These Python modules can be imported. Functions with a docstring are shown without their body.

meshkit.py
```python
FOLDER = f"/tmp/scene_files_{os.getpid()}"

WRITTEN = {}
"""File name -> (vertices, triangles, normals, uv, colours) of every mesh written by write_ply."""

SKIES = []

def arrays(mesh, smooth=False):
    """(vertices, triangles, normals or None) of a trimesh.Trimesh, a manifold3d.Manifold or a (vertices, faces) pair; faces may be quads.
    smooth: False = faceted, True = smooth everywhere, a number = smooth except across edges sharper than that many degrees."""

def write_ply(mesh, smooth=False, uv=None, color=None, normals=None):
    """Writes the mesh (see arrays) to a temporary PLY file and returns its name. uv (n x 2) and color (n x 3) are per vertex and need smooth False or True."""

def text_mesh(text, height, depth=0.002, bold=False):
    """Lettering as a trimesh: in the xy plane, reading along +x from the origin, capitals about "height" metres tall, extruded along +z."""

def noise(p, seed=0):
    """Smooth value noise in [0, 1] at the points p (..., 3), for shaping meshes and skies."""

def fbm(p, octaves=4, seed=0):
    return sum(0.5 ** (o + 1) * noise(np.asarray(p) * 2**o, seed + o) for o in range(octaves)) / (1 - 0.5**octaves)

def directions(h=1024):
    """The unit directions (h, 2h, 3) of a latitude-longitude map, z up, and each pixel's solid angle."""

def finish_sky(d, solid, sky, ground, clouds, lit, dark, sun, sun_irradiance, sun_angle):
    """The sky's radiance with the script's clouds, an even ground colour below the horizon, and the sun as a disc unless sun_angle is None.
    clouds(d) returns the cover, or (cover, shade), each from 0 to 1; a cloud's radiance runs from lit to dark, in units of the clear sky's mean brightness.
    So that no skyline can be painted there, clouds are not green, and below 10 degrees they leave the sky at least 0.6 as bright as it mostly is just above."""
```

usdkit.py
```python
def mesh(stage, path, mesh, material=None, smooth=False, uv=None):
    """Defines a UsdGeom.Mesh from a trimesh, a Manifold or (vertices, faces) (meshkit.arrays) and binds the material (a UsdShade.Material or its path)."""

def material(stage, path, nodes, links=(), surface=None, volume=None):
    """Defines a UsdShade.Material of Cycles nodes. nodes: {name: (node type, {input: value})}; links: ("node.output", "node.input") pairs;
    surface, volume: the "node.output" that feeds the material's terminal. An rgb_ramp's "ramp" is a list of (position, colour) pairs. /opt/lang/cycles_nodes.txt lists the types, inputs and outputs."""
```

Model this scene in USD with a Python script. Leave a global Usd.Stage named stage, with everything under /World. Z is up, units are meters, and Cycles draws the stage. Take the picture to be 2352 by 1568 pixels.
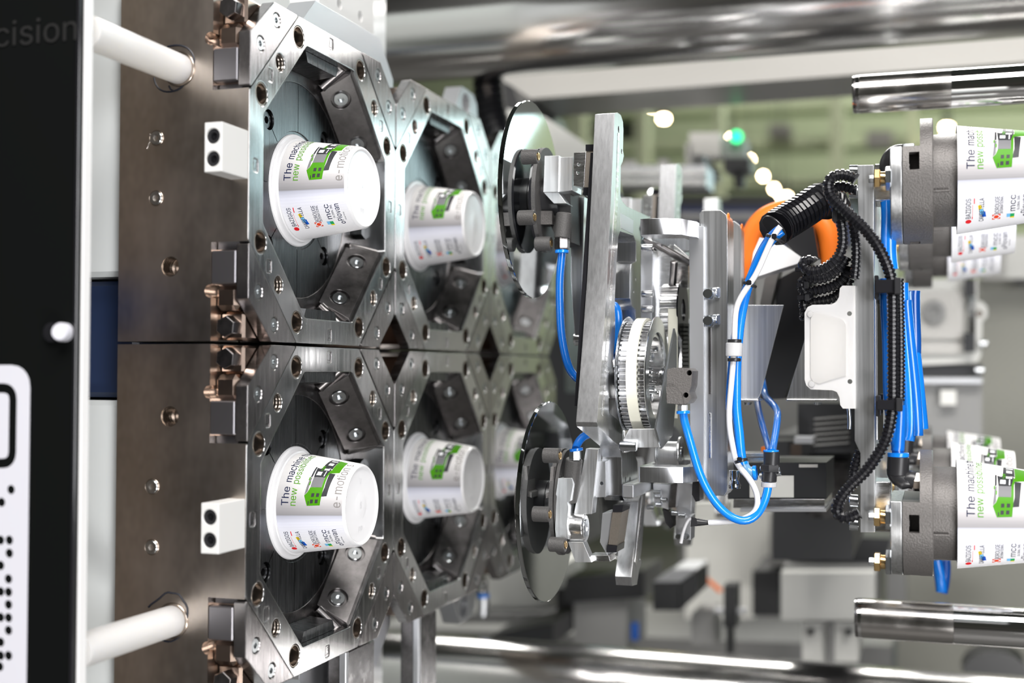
import math, random
import numpy as np, trimesh, usdkit, meshkit
import manifold3d as m3
import shapely.geometry as sg, shapely.ops as so
from shapely import affinity
from pxr import Usd, UsdGeom, UsdLux, UsdShade, Sdf, Gf, Vt
stage = Usd.Stage.CreateInMemory()
UsdGeom.SetStageUpAxis(stage, UsdGeom.Tokens.z); UsdGeom.SetStageMetersPerUnit(stage, 1.0)
world = UsdGeom.Xform.Define(stage, '/World'); stage.SetDefaultPrim(world.GetPrim())
rnd = random.Random(7); rng = np.random.default_rng(7)
# ---------------------------------------------------------------- camera
FP, YAW, PITCH, ROLL = 2900.0, .31948, .02532, .00296          # focal length in pixels of the 2352 wide frame
CAM = np.array([.48167, 0, 1.40])
_cy, _sy, _cp, _sp = math.cos(YAW), math.sin(YAW), math.cos(PITCH), math.sin(PITCH)
CF = np.array([-_sy*_cp, _cy*_cp, _sp]); CR = np.array([_cy, _sy, 0.]); CU = np.cross(CR, CF)
CR, CU = math.cos(ROLL)*CR + math.sin(ROLL)*CU, -math.sin(ROLL)*CR + math.cos(ROLL)*CU
cam = UsdGeom.Camera.Define(stage, '/World/camera')
mt = Gf.Matrix4d(1.0)
for i, r in enumerate((CR, CU, -CF, CAM)):
    mt.SetRow3(i, Gf.Vec3d(*map(float, r)))
cam.AddTransformOp().Set(mt)
cam.CreateHorizontalApertureAttr(36.0); cam.CreateVerticalApertureAttr(24.0)
cam.CreateFocalLengthAttr(36.0*FP/2352); cam.CreateFStopAttr(36.0*FP/2352/14.0); cam.CreateFocusDistanceAttr(1.045)
cam.CreateClippingRangeAttr(Gf.Vec2f(.02, 200))
cam.CreateExposureAttr(1.05)
def at(u, v, x=None, y=None, z=None, d=None):
    """the point of the plane x=, y=, z= (or at depth d) seen at pixel u, v"""
    r = CF + CR*(u-1176)/FP - CU*(v-784)/FP
    t = (x-CAM[0])/r[0] if x is not None else (y-CAM[1])/r[1] if y is not None else (z-CAM[2])/r[2] if z is not None else d
    return CAM + r*t
# ---------------------------------------------------------------- lights
def rect_light(path, pos, look, w, h, power, color=(1, 1, 1)):
    l = UsdLux.RectLight.Define(stage, path); l.CreateWidthAttr(w); l.CreateHeightAttr(h)
    l.CreateIntensityAttr(power); l.CreateColorAttr(Gf.Vec3f(*color))
    z = -np.asarray(look, float); z /= np.linalg.norm(z)
    up = np.array([0, 0, 1.]) if abs(z[2]) < .95 else np.array([0, 1., 0])
    x = np.cross(up, z); x /= np.linalg.norm(x); yv = np.cross(z, x)
    m = Gf.Matrix4d(1.0)
    for i, r in enumerate((x, yv, z, pos)):
        m.SetRow3(i, Gf.Vec3d(*map(float, r)))
    l.AddTransformOp().Set(m)
    return l
LK = '/World/Looks/'
dome = UsdLux.DomeLight.Define(stage, '/World/ambient_dome'); dome.CreateIntensityAttr(.05); dome.CreateColorAttr(Gf.Vec3f(.92, .97, 1))  # faint even ambient light added all round
rect_light('/World/unseen_lamp_near', (.9, -.8, 3.9), (-.14, .4, -1), 2.8, 1.4, 8.5, (1, .97, .94))  # out of view overhead, placed to light cups and front faces
rect_light('/World/added_fill_light', (2.15, -1.6, 1.7), (-.85, 1.0, -.08), 1.4, 1.4, 5.5, (.98, .98, 1))  # added fill from the front right, brightens cups and labels
rect_light('/World/unseen_lamp_rear', (-.4, 4.6, 4.6), (0, -.3, -1), 3.0, 1.6, 9, (1, .98, .94))  # out of view overhead, placed to light the machine from behind
rect_light('/World/unseen_lamp_far', (2.5, 8.6, 6.2), (0, .6, -1), 6.0, 1.2, 9, (1, .96, .88))  # out of view, placed to brighten the hall background
rect_light('/World/unseen_cool_light', (5.0, 11.7, 4.0), (-.2, -1, -.12), 7.0, 4.4, 1.9, (.70, .94, 1.0))  # out of view, placed for the cool reflection on the upper plates
rect_light('/World/unseen_low_light', (.95, .05, .62), (-.42, 1.0, .62), .5, .18, 23, (1, .98, .96))  # out of view low in front, placed to light the robot undersides
# ---------------------------------------------------------------- names
used = {}
def numbered(parent, name):
    k = (str(parent), name); n = used.get(k, -1)+1; used[k] = n
    return f'{parent}/{name}' + (f'_{n:03d}' if n else '')
def tag(o, label=None, cat=None, group=None, kind=None):
    p = o.GetPrim() if hasattr(o, 'GetPrim') else o
    for k, v in (('label', label), ('category', cat), ('group', group), ('kind', kind)):
        if v: p.SetCustomDataByKey(k, v)
    return o
class Thing:
    """an Xform under /World; its parts are given in world coordinates and stored relative to it"""
    def __init__(s, name, label, cat, loc=(0, 0, 0), group=None, kind=None):
        s.path = numbered('/World', name); s.loc = np.array(loc, float)
        s.x = UsdGeom.Xform.Define(stage, s.path); s.op = s.x.AddTranslateOp(); s.op.Set(Gf.Vec3d(*map(float, loc)))
        s.rot = s.x.AddRotateXYZOp(); s.rot.Set(Gf.Vec3f(0, 0, 0))
        tag(s.x, label, cat, group, kind)
    def part(s, name, mesh, mat, parent=None, smooth=30, uv=None, label=None, kind=None):
        path = numbered(parent or s.path, name)
        v, f = arr(mesh)
        usdkit.mesh(stage, path, (v-s.loc, f), mat, smooth=smooth, uv=uv)
        if label or kind: tag(stage.GetPrimAtPath(path), label, None, None, kind)
        return path
    def copy(s, loc, label, group=None, rot=None):
        name = s.path.split('/')[-1]
        while name[-3:].isdigit() and name[-4] == '_': name = name[:-4]
        was = s.x.GetPrim().GetCustomData()
        t = Thing(name, label, was['category'], loc, group or was.get('group'))
        if rot is not None: t.rot.Set(Gf.Vec3f(*rot))
        pr = t.x.GetPrim(); pr.GetReferences().AddInternalReference(s.x.GetPath()); pr.SetInstanceable(True)
        return t
def solo(name, mesh, mat, label, cat, group=None, kind=None, smooth=30):
    path = numbered('/World', name); m = usdkit.mesh(stage, path, arr(mesh), mat, smooth=smooth)
    return tag(m, label, cat, group, kind)
# ---------------------------------------------------------------- mesh helpers (all return (vertices, triangles))
def arr(m):
    if isinstance(m, list):
        vs, fs, n = [], [], 0
        for q in m:
            v, f = arr(q); vs.append(v); fs.append(f+n); n += len(v)
        return np.vstack(vs), np.vstack(fs)
    v, f, _ = meshkit.arrays(m, False)
    return v, f
def V(*a): return np.array(a, float)
def unit(a): a = np.asarray(a, float); return a/np.linalg.norm(a)
def box(lo, hi, c=.0008):
    lo, hi = np.minimum(lo, hi), np.maximum(lo, hi); c = min(c, (hi-lo).min()*.45)
    p = []
    for sx in (0, 1):
        for sy in (0, 1):
            for sz in (0, 1):
                k = np.array([(lo, hi)[s][i] for i, s in enumerate((sx, sy, sz))])
                ins = np.array([1-2*sx, 1-2*sy, 1-2*sz])*c
                for a in range(3):
                    q = k+ins; q[a] = k[a]; p.append(q)
    return hull(p)
def hull(p):
    h = trimesh.convex.convex_hull(np.asarray(p, float)); return np.array(h.vertices), np.array(h.faces)
def frame(d):
    d = unit(d); a = V(0, 0, 1) if abs(d[2]) < .9 else V(1, 0, 0)
    e1 = unit(np.cross(a, d)); return e1, np.cross(d, e1), d
def lathe(p0, d, prof, n=32):
    """prof: (radius, distance along d) pairs from p0; open at both ends unless radius 0"""
    e1, e2, d = frame(d); p0 = np.asarray(p0, float); a = np.arange(n)*2*np.pi/n
    ring = np.cos(a)[:, None]*e1 + np.sin(a)[:, None]*e2
    v = np.vstack([p0 + d*h + ring*r for r, h in prof]); f = []
    i = np.arange(n); j = (i+1) % n
    for k in range(len(prof)-1):
        a0, b0 = k*n, (k+1)*n
        f += [np.c_[a0+i, a0+j, b0+j], np.c_[a0+i, b0+j, b0+i]]
    return v, np.vstack(f)
def cyl(p0, p1, r, n=32, c=.0006, r2=None):
    p0, p1 = np.asarray(p0, float), np.asarray(p1, float); L = np.linalg.norm(p1-p0); r2 = r2 or r; c = min(c, r*.4, L*.4)
    return lathe(p0, p1-p0, [(0, 0), (r-c, 0), (r, c), (r2, L-c), (r2-c, L), (0, L)], n)
def ringm(p0, d, ro, ri, h, n=40, c=.0004):
    return lathe(p0, d, [(ri, 0), (ro-c, 0), (ro, c), (ro, h-c), (ro-c, h), (ri, h), (ri, 0)], n)
def smooth_path(p, step=.003):
    p = np.asarray(p, float)
    from scipy.interpolate import CubicSpline
    t = np.r_[0, np.cumsum(np.linalg.norm(np.diff(p, axis=0), axis=1)**.5)]
    cs = CubicSpline(t, p); q = cs(np.linspace(0, t[-1], 400)); s = np.r_[0, np.cumsum(np.linalg.norm(np.diff(q, axis=0), axis=1))]
    n = max(3, int(s[-1]/step)+1); x = np.linspace(0, s[-1], n)
    return np.stack([np.interp(x, s, q[:, k]) for k in range(3)], 1)
def tube(p, r, n=12, step=.003, smooth=True, closed=False):
    p = smooth_path(p, step) if smooth else np.asarray(p, float)
    r = np.broadcast_to(np.asarray(r, float), (len(p),))
    t = np.gradient(p, axis=0); t /= np.linalg.norm(t, axis=1, keepdims=True)
    e1 = frame(t[0])[0]; E = []
    for k in range(len(p)):
        e1 = unit(e1 - t[k]*(e1@t[k])); E.append(e1)
    E = np.array(E); B = np.cross(t, E); a = np.arange(n)*2*np.pi/n
    v = p[:, None] + r[:, None, None]*(np.cos(a)[None, :, None]*E[:, None] + np.sin(a)[None, :, None]*B[:, None])
    i, j = np.meshgrid(np.arange(len(p)-1), np.arange(n), indexing='ij'); jn = (j+1) % n
    q = np.stack([i*n+j, i*n+jn, (i+1)*n+jn, (i+1)*n+j], -1).reshape(-1, 4)
    f = np.vstack([q[:, [0, 1, 2]], q[:, [0, 2, 3]]]); v = v.reshape(-1, 3)
    m = len(v); v = np.vstack([v, p[0], p[-1]]); k = np.arange(n); kn = (k+1) % n
    f = np.vstack([f, np.c_[np.full(n, m), kn, k], np.c_[np.full(n, m+1), m-n+k, m-n+kn]])
    return v, f
def corrugated(p, r, pitch=.0042, depth=.0013, n=16):
    """a corrugated hose along a path: square-ish ribs"""
    q = smooth_path(p, pitch/6); ph = (np.arange(len(q))/6.0) % 1.0
    return tube(q, np.where(ph < .52, r, r-depth), n, smooth=False)
AX = {'x': (V(0, 1, 0), V(0, 0, 1), V(1, 0, 0)), 'y': (V(1, 0, 0), V(0, 0, 1), V(0, -1, 0)), 'z': (V(1, 0, 0), V(0, 1, 0), V(0, 0, 1))}
def poly(pts, holes=()):
    return sg.Polygon(pts, holes).buffer(0)
def rounded(p, r):
    return p.buffer(-r, quad_segs=5).buffer(2*r, quad_segs=5).buffer(-r, quad_segs=5)
def rrect(cx, cy, w, h, r=.002):
    return sg.box(cx-w/2+r, cy-h/2+r, cx+w/2-r, cy+h/2-r).buffer(r, quad_segs=4)
def disc(cx, cy, r, n=8):
    return sg.Point(cx, cy).buffer(r, quad_segs=n)
def extrude(shape, axis, pos, t, c=0.0):
    """the shape lies in the plane axis=pos (for x: y,z; y: x,z; z: x,y) and is t thick towards the back (x: -x, y: +y, z: -z); c chamfers its front rim"""
    e1, e2, n = AX[axis]; o = n*(pos if axis != 'y' else -pos); out = []
    for g in getattr(shape, 'geoms', [shape]):
        if g.is_empty or g.area < 1e-12: continue
        g = sg.polygon.orient(g)
        v, f = trimesh.creation.triangulate_polygon(g, engine='earcut'); v = np.asarray(v)[:, :2]; f = np.asarray(f)
        a = v[f]; s = np.cross(a[:, 1]-a[:, 0], a[:, 2]-a[:, 0]); f = np.where((s < 0)[:, None], f[:, ::-1], f)
        P = lambda w, h: o + w[:, :1]*e1 + w[:, 1:2]*e2 + n*h
        flip = np.dot(np.cross(e1, e2), n) < 0
        rings = [np.array(g.exterior.coords)[:-1]] + [np.array(q.coords)[:-1] for q in g.interiors]
        parts = [(P(v, 0.0 if c == 0 else 0.0), f), (P(v, -t), f[:, ::-1])]
        for r in rings:
            k = len(r); i = np.arange(k); j = (i+1) % k; w = np.vstack([P(r, 0.0), P(r, -t)])
            parts.append((w, np.vstack([np.c_[i, k+i, k+j], np.c_[i, k+j, j]])))
        v, f = arr(parts)
        out.append((v, f[:, ::-1] if flip else f))
    return arr(out)
def trace(pix, axis, pos):
    """pixel outline -> polygon in the plane axis=pos"""
    k = {'x': (1, 2), 'y': (0, 2), 'z': (0, 1)}[axis]
    return poly([at(u, v, **{axis: pos})[list(k)] for u, v in pix])
def man(m):
    v, f = arr(m); t = trimesh.Trimesh(v, f, process=False); t.merge_vertices(digits_vertex=7); t.update_faces(t.nondegenerate_faces()); t.remove_unreferenced_vertices()
    r = m3.Manifold(m3.Mesh(np.asarray(t.vertices, np.float32), np.asarray(t.faces, np.uint32)))
    if r.is_empty(): print('not a closed solid', r.status(), len(f))
    return r
def screw(p, d, r, h=.004, hexr=None, n=20):
    """socket head: rim, recessed hexagon; p is the middle of its top face, d points out of it"""
    e1, e2, d = frame(d); p = np.asarray(p, float); hexr = hexr or r*.5; a = np.arange(n)*2*np.pi/n
    six = np.array([[math.cos(k*math.pi/3), math.sin(k*math.pi/3)] for k in range(6)])
    def edge(th):
        k = (th % (math.pi/3))-math.pi/6; return hexr*math.cos(math.pi/6)/math.cos(k)
    R = lambda rr, z: np.array([p+d*z+(e1*math.cos(t)+e2*math.sin(t))*(rr if rr is not None else edge(t)) for t in a])
    rings = [R(r, -h), R(r, -.0004), R(r-.0004, 0), R(None, 0), R(None, -h*.7), R(0., -h*.7)]
    v = np.vstack(rings); f = []; i = np.arange(n); j = (i+1) % n
    for k in range(len(rings)-1):
        f += [np.c_[k*n+i, k*n+j, (k+1)*n+j], np.c_[k*n+i, (k+1)*n+j, (k+1)*n+i]]
    return v, np.vstack(f)
def hexnut(p, d, r, h, rot=0.0):
    e1, e2, d = frame(d); p = np.asarray(p, float); pts = []
    for z, k in ((0, .93), (h*.15, 1), (h*.85, 1), (h, .93)):
        for q in range(6):
            t = q*math.pi/3+rot; pts.append(p+d*z+(e1*math.cos(t)+e2*math.sin(t))*r*k)
    return hull(pts)
def text(s, h, width=None):
    """flat lettering as a shapely shape-like triangle soup: (vertices 2D, faces) with capitals h tall, optionally fitted to a width"""
    m = meshkit.text_mesh(s, h, .001); v, f = np.array(m.vertices), np.array(m.faces)
    keep = (v[f][:, :, 2] > .0005).all(1); f = f[keep]; u, inv = np.unique(f, return_inverse=True); v = v[u][:, :2]; f = inv.reshape(-1, 3)
    v[:, 0] -= v[:, 0].min()
    if width: v[:, 0] *= width/v[:, 0].max()
    return v, f
# ---------------------------------------------------------------- materials
MT = {}
def mat(name, color, rough=.5, metal=0.0, grain=None, bump=0.0, vary=0.0, rvary=0.0, bevel=0.0, scale=None, **kw):
    """principled with optional grain: noise stretched by grain=(sx,sy,sz) that varies colour, roughness and relief"""
    n = {'p': ('principled_bsdf', {'base_color': color, 'roughness': rough, 'metallic': metal, **kw})}; l = []
    if grain:
        n['tc'] = ('texture_coordinate', {}); n['mp'] = ('mapping', {'mapping_type': 'point', 'scale': grain})
        n['nz'] = ('noise_texture', {'scale': scale or 1.0, 'detail': 4.0, 'roughness': .6}); l += [('tc.object', 'mp.vector'), ('mp.vector', 'nz.vector')]
        if vary:
            n['cr'] = ('rgb_ramp', {'ramp': [(.3, tuple(c*(1-vary) for c in color)), (.7, tuple(min(1, c*(1+vary)) for c in color))]}); l += [('nz.fac', 'cr.fac'), ('cr.color', 'p.base_color')]
        if rvary:
            n['mr'] = ('map_range', {'from_min': .3, 'from_max': .7, 'to_min': max(.02, rough-rvary), 'to_max': rough+rvary}); l += [('nz.fac', 'mr.value'), ('mr.result', 'p.roughness')]
        if bump:
            n['bp'] = ('bump', {'strength': bump, 'distance': .001}); l += [('nz.fac', 'bp.height'), ('bp.normal', 'p.normal')]
    if bevel:
        n['bv'] = ('bevel', {'radius': bevel, 'samples': 4})
        l += [('bv.bevel', 'bp.normal' if (grain and bump) else 'p.normal')]
    MT[name] = usdkit.material(stage, LK+name, n, l, surface='p.BSDF'); return MT[name]
def emit(name, color, s):
    MT[name] = usdkit.material(stage, LK+name, {'e': ('emission', {'color': color, 'strength': s})}, [], surface='e.emission'); return MT[name]
# materials of the mould and of the plastic parts
mat('mould_steel', (.42, .40, .40), .20, 1.0, grain=(40, 220, 25), vary=.05, rvary=.05, bevel=.0013)
mat('ground_steel', (.62, .62, .62), .15, 1.0, grain=(60, 260, 14), vary=.05, rvary=.05, bevel=.0013)
mat('dark_steel', (.20, .19, .19), .27, 1.0, grain=(60, 60, 60), vary=.06, rvary=.04, bevel=.0008)
mat('black_steel', (.125, .13, .135), .26, 1.0, grain=(40, 300, 20), rvary=.06)
mat('bore_steel', (.42, .36, .31), .25, 1.0)
mat('base_steel', (.56, .50, .45), .30, 1.0, grain=(14, 14, 9), vary=.07, rvary=.07, bump=.002)
mat('pocket_steel', (.44, .34, .28), .22, 1.0)
mat('spacer_steel', (.33, .32, .34), .36, 1.0)
mat('core_screw_steel', (.11, .11, .115), .3, 1.0)
mat('screw_steel', (.50, .52, .53), .22, 1.0)
mat('chrome', (.80, .80, .80), .06, 1.0)
mat('bar_chrome', (.70, .69, .68), .17, 1.0)
mat('aluminium', (.66, .67, .69), .24, 1.0, grain=(420, 420, 4), vary=.03, rvary=.01, bevel=.0006)
mat('aluminium_bright', (.88, .88, .88), .22, 1.0, grain=(60, 60, 300), vary=.03, rvary=.05, bevel=.0006)
mat('anodised', (.55, .56, .58), .42, 1.0, bevel=.0006)
mat('zinc', (.70, .73, .76), .2, 1.0)
mat('brass', (.75, .52, .24), .22, 1.0)
mat('white_plastic', (.86, .86, .87), .25, 0, coat_weight=.3)
mat('cup_white', (.80, .80, .82), .22, 0, subsurface_weight=.25, subsurface_radius=(.004, .004, .004), subsurface_scale=1.0)
mat('milky_plastic', (.62, .605, .58), .35, 0, subsurface_weight=.5, subsurface_radius=(.01, .009, .007), subsurface_scale=1.0)
mat('milled_white', (.58, .58, .57), .45, 0, grain=(500, 500, 500), bump=.05)
mat('black_plastic', (.018, .018, .020), .32)
mat('black_gloss', (.012, .012, .014), .10)
mat('printed_black', (.05, .048, .047), .55, 0, grain=(900, 900, 900), bump=.35, vary=.15)
mat('printed_grey', (.115, .108, .104), .42, .3, grain=(700, 700, 700), bump=.45, vary=.12)
mat('blue_hose', (.005, .19, .72), .22, 0, coat_weight=.4)
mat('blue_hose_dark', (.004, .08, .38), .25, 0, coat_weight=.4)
mat('white_hose', (.62, .62, .64), .3)
mat('orange_cable', (.90, .20, .02), .35)
mat('belt', (.62, .61, .52), .6)
mat('belt_dark', (.13, .135, .12), .6)
mat('ink', (.01, .012, .02), .5)
# mirror-smooth steel with a faint smear
mat('mirror_steel', (.68, .71, .72), .045, 1.0)
mat('milled_alu', (.74, .75, .76), .40, 1.0, grain=(300, 300, 6), vary=.03, rvary=.05, bevel=.0006)

ROW = (1.55569, 1.28969); COL = (.96468, 1.23705, 1.50942); MID = 1.42269; YF = COL[0]-.1352
# ---------------------------------------------------------------- mould base: two steel blocks, seen from their front side
def mould_base(zlo, zhi, zc, label, up):
    t = Thing('mould_base', label, 'mould', (-.06, YF, zc))
    xl = -.1133
    sh = sg.box(xl, zlo, -.0315, zhi)
    t_mid = sg.box(-.0320, zc-.0575, -.0006, zc+.0575)                # thin cheek that covers the cavity plate's side
    m = man(extrude(sh, 'y', YF, .04)) + man(extrude(t_mid, 'y', YF, .0002))
    for u, v, r, dep in holes[up]:
        p = at(u, v, y=YF); m -= man(cyl(p-V(0, .001, 0), p+V(0, dep, 0), r, 28, 0))
    t.part('block', m, MT['base_steel'])
    t.part('back_block', box((xl+.002, YF+.0401, max(zlo+.001, 1.160)), (-.0528, COL[2]+.1352, min(zhi-.001, 1.686))), MT['base_steel'])
    for u, v, r, dep in holes[up]:
        p = at(u, v, y=YF)
        if r > .006:                                                   # tapped hole: its thread
            for k in range(6):
                t.part('thread', ringm(p+V(0, .001+k*.0022, 0), (0, 1, 0), r+.0001, r-.0009, .0012, 24), MT['bore_steel'])
    for u, v in screws[up]:
        p = at(u, v, y=YF); t.part('socket_screw', screw(p-V(0, .0015, 0), (0, -1, 0), .0052, .004, .0027), MT['screw_steel'])
        t.part('screw_seat', ringm(p-V(0, .0006, 0), (0, 1, 0), .0062, .005, .0006, 24), MT['bore_steel'])
    # pockets at the corners: spacer, clamp bolt, bright step
    for s in (1, -1):
        z0 = zc+s*.0765
        t.part('spacer', box((-.0312, YF-.0002, z0-.0125), (-.0105, YF+.03, z0+.0125)), MT['spacer_steel'])
        zz = sorted((z0+s*.013, z0+s*.0325))
        t.part('step', box((-.0310, YF+.004, zz[0]), (-.0105, YF+.04, zz[1]), .004), MT['pocket_steel'])
        zz = sorted((z0+s*.033, zc+s*.131))
        t.part('step', box((-.0310, YF+.013, zz[0]), (-.0105, YF+.04, zz[1]), .002), MT['pocket_steel'])
        pb = V(-.021, YF+.013, zc+s*.121)
        t.part('clamp_bolt', [hexnut(pb, (0, -1, 0), .0085, .010, .4), cyl(pb, pb+V(0, .02, 0), .005)], MT['dark_steel'])
    return t
holes = {True: [(391, 612, .0078, .016), (484, 88, .0050, .02), (483, 668, .0050, .02)],
         False: [(390, 956, .0078, .016), (481, 900, .0050, .02), (477, 1488, .0050, .02)]}
screws = {True: [(360, 317), (359, 455)], False: [(350, 1117), (349, 1256)]}
mb1 = mould_base(MID+.0011, 1.7, ROW[0], 'upper brown-grey polished steel mould block behind the black cover, hand-drawn ring at its top', True)
mb2 = mould_base(1.12, MID-.0011, ROW[1], 'lower brown-grey polished steel mould block under the horizontal seam, hand-drawn ring near its foot', False)
def marker(t, pix):
    p = [at(u, v, y=YF-.0002) for u, v in pix]
    t.part('marker_line', tube(p, .00075, 6, .003), MT['ink'])
marker(mb1, [(385, 107), (402, 104), (418, 105), (435, 114), (445, 132), (443, 152), (431, 180), (417, 200), (400, 209), (378, 210), (362, 200), (354, 178)])
marker(mb1, [(388, 197), (391, 204), (399, 209)])
marker(mb2, [(341, 1394), (352, 1384), (367, 1373), (384, 1360), (396, 1362), (410, 1364), (420, 1378), (430, 1395), (428, 1425), (421, 1451), (405, 1467), (391, 1473), (372, 1469)])
pt = [at(u, v, y=YF-.0008) for u, v in ((344, 308), (348, 313), (351, 322), (345, 324), (340, 335), (337, 341))]
mb1.part('swarf', tube(pt, .0004, 5, .002), MT['screw_steel'])
# the machine's white platen behind the mould base, its lower half and the blue recess between
def platen(zlo, zhi, m, label, y, name='platen', cat='machine panel'):
    solo(name, box((-.45, y, zlo), (-.1150, y+.5, zhi), .004), MT[m], label, cat)
mat('platen_paint', (.62, .65, .65), .3, 0, coat_weight=.5)
mat('blue_recess', (.02, .035, .085), .25, 0)
platen(1.475, 2.0, 'platen_paint', 'pale grey-white painted platen edge left of the upper mould block', .838)
platen(.7, 1.378, 'platen_paint', 'pale grey-white painted platen edge left of the lower mould block', .838)
platen(1.380, 1.473, 'blue_recess', 'dark blue recessed strip between the two pale platen edges', .856, 'recess_cover', 'machine panel')

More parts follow.
